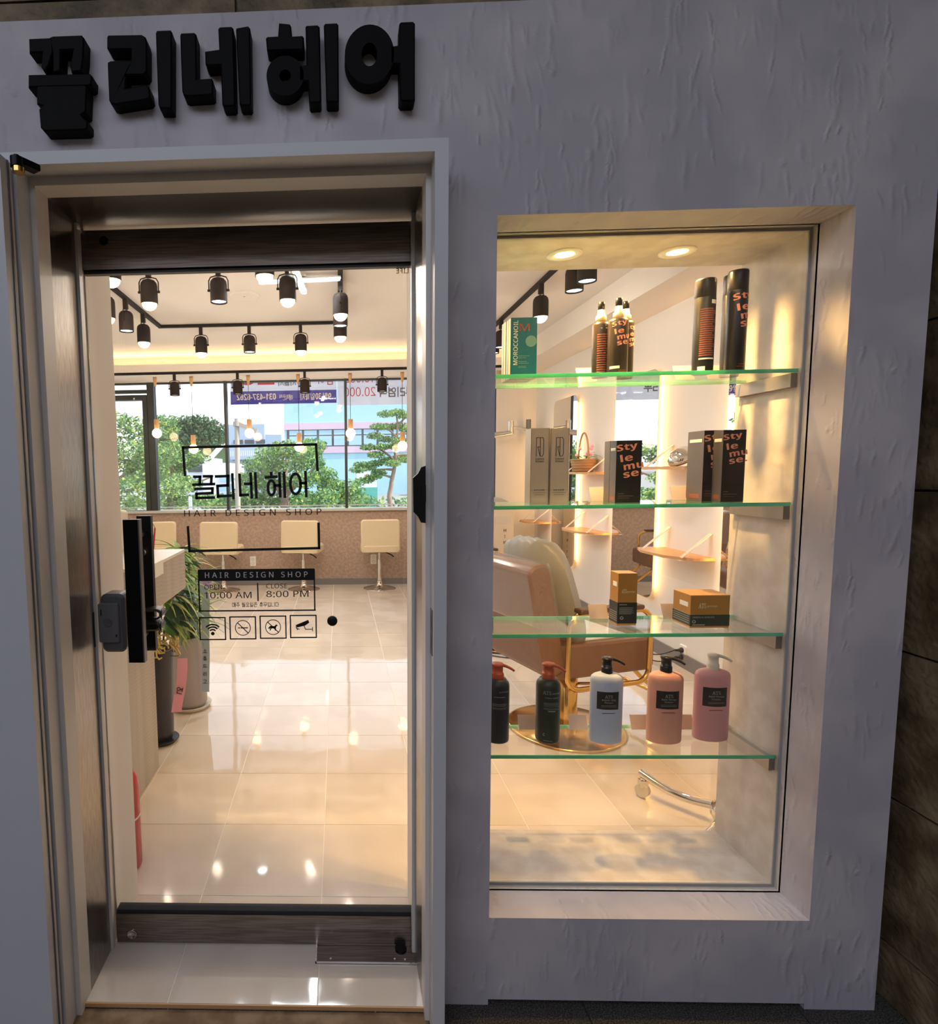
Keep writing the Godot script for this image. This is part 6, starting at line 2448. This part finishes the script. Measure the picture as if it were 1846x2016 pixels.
func street() -> void:
	var rng := RandomNumberGenerator.new()
	rng.seed = 5
	var mm := func(k: String, c: Color) -> StandardMaterial3D:
		var m := mat(k, c, .6)
		m.backlight_enabled = true
		m.backlight = c * .8
		return m
	var la: Material = mm.call("foliage_light", rgb(150, 178, 92))
	var lb: Material = mm.call("foliage_mid", rgb(98, 140, 84))
	var lc: Material = mm.call("foliage_dark", rgb(62, 104, 76))
	mat("bark", rgb(150, 130, 118), .9)
	m_street()
	var gy := -.35
	var mb := MB.new()
	mb.box(Vector3(-120, gy - .2, -160), Vector3(120, gy, ZB - .2))
	struct(mb, "ground_street", M.asphalt, "grey street ground beyond the windows", "ground")
	# verge with low planting
	var hg := thing("hedge", "low green planting along the street verge", "hedge", Vector3(0, gy, -24))
	var bl := []
	for k in 26:
		bl.append([Vector3(-16 + k * 1.3, .35, rng.randf_range(-.6, .6)), Vector3(1.0, .45, .7)])
	crown(hg, bl, 5200, .12, [la, lb, lc], rng)
	# big spreading tree behind the awning window
	var at := func(px: float, py: float, z: float) -> Vector3: return pz(px, py, z)
	var p: Vector3 = at.call(225, 1000, -13.0)
	var t := thing("street_tree", "feathery spreading street tree behind the awning window", "tree", Vector3(p.x, gy, -13.0), 0, "trees along the street")
	limbs(t, [[Vector3(-1.0, 0, 0), Vector3(-.7, 1.4, 0), .12, .09], [Vector3(-.7, 1.3, 0), Vector3(.3, 2.3, 0), .06, .03], [Vector3(-.7, 1.3, 0), Vector3(.9, 2.0, .2), .05, .02], [Vector3(-.8, 1.1, 0), Vector3(.8, 1.5, .2), .05, .02], [Vector3(-.7, 1.4, 0), Vector3(-.6, 3.4, 0), .07, .03]], M.bark)
	bl = []
	for q in [[170, 850], [215, 825], [250, 835], [285, 850], [235, 870], [275, 885], [215, 905], [255, 915], [290, 925], [230, 945], [265, 955], [200, 980], [280, 985], [190, 930], [320, 900], [330, 960], [240, 990], [120, 880], [130, 960]]:
		bl.append([rel(t, q[0], q[1], -13.0 + rng.randf_range(-.8, .8)), Vector3(.5, .22, .5)])
	crown(t, bl, 7200, .055, [la, lb, lc], rng, 1.2)
	# tree between post and first mullion
	p = at.call(370, 1000, -17.0)
	t = thing("street_tree", "layered green street tree beside the dark window post", "tree", Vector3(p.x, gy, -17.0), 0, "trees along the street")
	limbs(t, [[Vector3(-.6, 0, 0), Vector3(-.4, 2.6, 0), .12, .06], [Vector3(-.4, 1.2, 0), Vector3(.8, 1.7, .1), .05, .02]], M.bark)
	bl = []
	for q in [[322, 830], [330, 850], [345, 905], [365, 915], [330, 925], [350, 945], [375, 955], [390, 900], [340, 970], [365, 985], [400, 985], [325, 990], [335, 880]]:
		bl.append([rel(t, q[0], q[1], -17.0 + rng.randf_range(-.8, .8)), Vector3(.42, .2, .5)])
	crown(t, bl, 5200, .06, [la, lb, lc], rng, 1.2)
	# round broad tree behind the lettering
	p = at.call(560, 1000, -19.0)
	t = thing("street_tree", "broad round leafy street tree behind the lettered glass", "tree", Vector3(p.x, gy, -19.0), 0, "trees along the street")
	limbs(t, [[Vector3(0, 0, 0), Vector3(0, 1.2, 0), .16, .12], [Vector3(0, 1.0, 0), Vector3(-.9, 2.0, 0), .09, .03], [Vector3(0, 1.0, 0), Vector3(1.0, 1.9, 0), .09, .03], [Vector3(0, 1.1, 0), Vector3(.1, 2.3, 0), .08, .03]], M.bark)
	bl = []
	for q in [[560, 885], [530, 895], [590, 890], [615, 880], [505, 915], [540, 920], [580, 915], [612, 910], [490, 945], [520, 950], [560, 950], [600, 945], [635, 935], [650, 955], [480, 975], [515, 985], [555, 985], [600, 985], [640, 980], [665, 980], [470, 990], [690, 960], [700, 985], [430, 990]]:
		bl.append([rel(t, q[0], q[1], -19.0 + rng.randf_range(-1.0, 1.0)), Vector3(.5, .3, .7)])
	crown(t, bl, 11000, .075, [la, lb, lb, lc], rng, .6)
	# pine
	p = at.call(768, 1005, -22.0)
	t = thing("street_pine", "trained pine with layered pads of needles and a bare slanting trunk", "tree", Vector3(p.x, gy, -22.0), 0, "trees along the street")
	var tp := []
	for q in [[768, 1003], [766, 975], [771, 945], [777, 915], [778, 890], [782, 850], [780, 815]]:
		tp.append(rel(t, q[0], q[1], -22.0))
	tp[0].y = 0.0
	var sg := []
	for i in tp.size() - 1:
		sg.append([tp[i], tp[i + 1], .10 - i * .012, .09 - i * .012])
	for q in [[775, 925, 735, 925], [772, 940, 740, 935], [776, 905, 735, 878], [780, 860, 755, 840], [779, 898, 805, 895], [781, 840, 800, 820]]:
		sg.append([rel(t, q[0], q[1], -22.0), rel(t, q[2], q[3], -22.0), .05, .02])
	limbs(t, sg, M.bark)
	bl = []
	for q in [[780, 812], [760, 815], [797, 818], [765, 840], [745, 840], [785, 838], [800, 845], [738, 858], [760, 865], [785, 868], [725, 880], [750, 880], [775, 878], [740, 895], [790, 900], [800, 905], [772, 912], [712, 915], [725, 920], [740, 912], [705, 925], [735, 938], [720, 945], [745, 930], [760, 905]]:
		bl.append([rel(t, q[0], q[1], -22.0 + rng.randf_range(-.5, .5)), Vector3(.34, .13, .4)])
	crown(t, bl, 8200, .055, [la, lb, lc], rng, .3)
	# lamp post
	p = at.call(467, 1003, -11.5)
	t = thing("lamp_post", "grey street lamp post with a side arm beyond the window mullion", "lamp post", Vector3(p.x, gy, -11.5))
	var top: Vector3 = rel(t, 466, 824, -11.5)
	mb = MB.new()
	mb.cyl(Vector3(0, 0, 0), Vector3(top.x, top.y, 0), .052, .048, 16)
	put(mb, "post", M.post_grey, t)
	mb = MB.new()
	mb.cyl(Vector3(top.x, top.y - .15, 0), Vector3(top.x, top.y - .06, 0), .078, -1, 16)
	put(mb, "collar", M.post_grey, t)
	mb = MB.new()
	var e: Vector3 = rel(t, 502, 846, -11.5)
	mb.at(Transform3D(Basis(Vector3.BACK, atan2(e.y - top.y + .08, e.x - top.x)), Vector3(top.x, top.y - .09, 0)))
	mb.box(Vector3(.05, -.05, -.06), Vector3(.42, .035, .06))
	put(mb, "lamp_arm", M.post_grey, t)
	# blue building with a ribbon of windows
	var zb := -46.0
	var b0: Vector3 = at.call(562, 985, zb)
	var b1: Vector3 = at.call(562, 735, zb)
	t = thing("apartment_block", "pale blue building with lilac bands and a ribbon of dark windows", "building", Vector3(b0.x, gy, zb))
	var bw := 26.0
	var bh := 12.0
	mb = MB.new()
	mb.box(Vector3(0, b0.y - gy, -8), Vector3(bw, bh, 0))
	put(mb, "wall", M.block_blue, t)
	var yw0: float = at.call(600, 880, zb).y - gy
	var yw1: float = at.call(600, 846, zb).y - gy
	mb = MB.new()
	mb.box(Vector3(-.02, yw0 - .5, .0), Vector3(bw, yw0, .12))
	mb.box(Vector3(-.02, yw1, .0), Vector3(bw, yw1 + .5, .12))
	put(mb, "lilac_band", M.block_lilac, t)
	mb = MB.new()
	mb.box(Vector3(.2, yw0, -.1), Vector3(bw, yw1, .02))
	put(mb, "window_ribbon", M.window_dark, t)
	for k in 16:
		mb = MB.new()
		var xx := .4 + k * 1.15
		mb.box(Vector3(xx, yw0 + .08, .02), Vector3(xx + .98, yw0 + (yw1 - yw0) * .62, .05))
		put(mb, "window_pane", M.window_blue, t)
		mb = MB.new()
		mb.box(Vector3(xx, yw0 + (yw1 - yw0) * .68, .02), Vector3(xx + .98, yw1 - .06, .05))
		put(mb, "window_pane", M.window_blue, t)
	mb = MB.new()
	mb.box(Vector3(.5, 0, -7), Vector3(bw, b0.y - gy, -3))
	put(mb, "ground_floor", M.window_dark, t)
	for k in 5:
		mb = MB.new()
		mb.box(Vector3(4.5 + k * 3.2, 0, -1.0), Vector3(4.9 + k * 3.2, b0.y - gy, -.6))
		put(mb, "pillar", M.post_grey, t)
	# grey building behind the lamp post
	zb = -58.0
	var g0: Vector3 = at.call(447, 836, zb)
	var g1: Vector3 = at.call(520, 836, zb)
	t = thing("grey_building", "grey office building with a stepped roof behind the lamp post", "building", Vector3(g0.x, gy, zb))
	mb = MB.new()
	mb.box(Vector3(0, 0, -8), Vector3(g1.x - g0.x, g0.y - gy, 0))
	mb.box(Vector3(g1.x - g0.x, 0, -8), Vector3(g1.x - g0.x + 1.6, g0.y - gy - 1.0, -.5))
	put(mb, "wall", M.block_grey, t)
	for k in 3:
		mb = MB.new()
		mb.box(Vector3(.6 + k * 1.1, g0.y - gy - 1.9, 0), Vector3(1.5 + k * 1.1, g0.y - gy - 1.5, .06))
		put(mb, "window_pane", M.window_dark, t)
	mb = MB.new()
	mb.box(Vector3(.4, at.call(480, 905, zb).y - gy, .0), Vector3(4.6, at.call(480, 898, zb).y - gy, .8))
	put(mb, "balcony_slab", M.block_grey, t)
	mb = MB.new()
	for k in 22:
		mb.box(Vector3(.4 + k * .2, at.call(480, 898, zb).y - gy, .72), Vector3(.44 + k * .2, at.call(480, 888, zb).y - gy, .76))
	put(mb, "balcony_rail", M.paper_white, t)
	# white house with a stair and grids
	zb = -34.0
	var h0: Vector3 = at.call(365, 1000, zb)
	t = thing("white_house", "low white house with an outside stair behind the layered tree", "building", Vector3(h0.x, gy, zb))
	var yl := func(px: float, py: float) -> Vector3: return at.call(px, py, zb) - t.position
	mb = MB.new()
	var w0: Vector3 = yl.call(398, 912)
	var w1: Vector3 = yl.call(450, 1000)
	mb.box(Vector3(w0.x, 0, -6), Vector3(w1.x, w0.y, 0))
	var w2: Vector3 = yl.call(362, 900)
	mb.box(Vector3(w2.x, 0, -6), Vector3(w0.x, w2.y, -.5))
	put(mb, "wall", M.house_white, t)
	mb = MB.new()
	for k in 2:
		var q0: Vector3 = yl.call(366, 900 + k * 16)
		var q1: Vector3 = yl.call(398, 913 + k * 16)
		mb.box(Vector3(q0.x, q1.y, -.5), Vector3(q1.x, q0.y, -.42))
	put(mb, "lattice_panel", M.window_dark, t)
	for k in 3:
		mb = MB.new()
		var q0: Vector3 = yl.call(432, 935 + k * 18)
		mb.box(q0 + Vector3(0, -.4, .0), q0 + Vector3(.7, 0, .05))
		put(mb, "window_pane", M.window_blue, t)
	mb = MB.new()
	for k in 3:
		var q0: Vector3 = yl.call(404 + k * 6, 908 - k * 2)
		var q1: Vector3 = yl.call(432 + k * 6, 878 - k * 2)
		mb.tube(PackedVector3Array([q0, q1]), .06, 6)
	put(mb, "stair_rail", M.paper_white, t)
	# wooded hill far behind
	t = thing("wooded_hill", "wooded hill far behind the houses", "hill", Vector3(at.call(370, 900, -110).x, gy, -110), 0)
	mb = MB.new()
	var prof := PackedVector2Array([Vector2(-14, 0)])
	for q in [[290, 850], [310, 838], [335, 832], [360, 829], [385, 826], [405, 832], [425, 842], [445, 852], [470, 868]]:
		var v: Vector3 = at.call(q[0], q[1], -110) - t.position
		prof.append(Vector2(v.x, v.y))
	prof.append(Vector2(16, 0))
	mb.prism(prof, -6, 0)
	put(mb, "slope", M.hill_green, t)
	bl = []
	for q in [[300, 852], [320, 842], [345, 836], [370, 834], [390, 832], [410, 838], [430, 850], [330, 860], [360, 865], [395, 860], [420, 870], [350, 880]]:
		bl.append([at.call(q[0], q[1], -110 + 1.5) - t.position, Vector3(2.2, 1.6, 1.2)])
	crown(t, bl, 3600, .4, [M.hill_green, lc], rng)
	# parked car
	p = at.call(798, 992, -47.5)
	t = thing("parked_car", "pale blue car parked behind the pine", "car", Vector3(p.x + 1.5, gy, -43.5), 1.4)
	mb = MB.new()
	mb.prism(PackedVector2Array([Vector2(-2.0, .3), Vector2(2.0, .3), Vector2(2.0, .75), Vector2(1.2, .85), Vector2(.7, 1.4), Vector2(-.9, 1.45), Vector2(-1.6, .9), Vector2(-2.0, .8)]), -.8, .8, .06)
	put(mb, "car_body", M.window_blue, t)
	mb = MB.new()
	mb.prism(PackedVector2Array([Vector2(.95, .88), Vector2(.6, 1.32), Vector2(-.8, 1.36), Vector2(-1.3, .92)]), -.82, .81)
	put(mb, "car_windows", M.window_dark, t)
	for s in [-1.2, 1.2]:
		mb = MB.new()
		mb.cyl(Vector3(s, .3, -.82), Vector3(s, .3, .84), .3, -1, 18)
		put(mb, "wheel", M.black_plastic, t)
	# kiosk by the pillar
	p = at.call(722, 1005, -29.0)
	t = thing("street_kiosk", "white and green service box beside the building pillar", "kiosk", Vector3(p.x, gy, -29.0))
	mb = MB.new()
	mb.box(Vector3(-.5, 0, -.4), Vector3(.5, 1.0, .4))
	put(mb, "box_base", M.kiosk_green, t)
	mb = MB.new()
	mb.box(Vector3(-.48, 1.0, -.38), Vector3(.48, 1.75, .38))
	put(mb, "box_top", M.house_white, t)
	# marker post
	p = at.call(375, 1003, -12.5)
	t = thing("marker_post", "slim white street marker with red panels before the planting", "post", Vector3(p.x, gy, -12.5))
	mb = MB.new()
	mb.box(Vector3(-.035, 0, -.02), Vector3(.035, at.call(375, 978, -12.5).y - gy, .02))
	put(mb, "post", M.house_white, t)
	# glass balustrade of the street terrace
	t = thing("glass_balustrade", "low glass balustrade with a thin rail outside the windows", "balustrade", Vector3(0, 0, -9.0))
	var ry: float = at.call(560, 995, -9.0).y
	for k in 5:
		mb = MB.new()
		mb.box(Vector3(-3.6 + k * 1.6, gy, -.006), Vector3(-2.02 + k * 1.6, ry - .01, .006))
		put(mb, "pane", M.glass, t)
	mb = MB.new()
	mb.box(Vector3(-3.6, ry - .012, -.012), Vector3(4.4, ry, .012))
	put(mb, "rail", M.post_grey, t)

func rel(t: Node3D, px: float, py: float, z: float) -> Vector3:
	return pz(px, py, z) - t.position

func m_street() -> void:
	mat("asphalt", rgb(140, 146, 142), .85)
	mat("post_grey", rgb(176, 172, 166), .5)
	mat("block_blue", rgb(158, 200, 216), .7)
	mat("block_lilac", rgb(196, 176, 196), .7)
	mat("window_dark", rgb(60, 70, 80), .25)
	mat("window_blue", rgb(150, 190, 214), .2)
	mat("block_grey", rgb(166, 184, 204), .7)
	mat("house_white", rgb(214, 220, 234), .7)
	mat("hill_green", rgb(88, 116, 82), .9)
	mat("kiosk_green", rgb(90, 170, 160), .5)
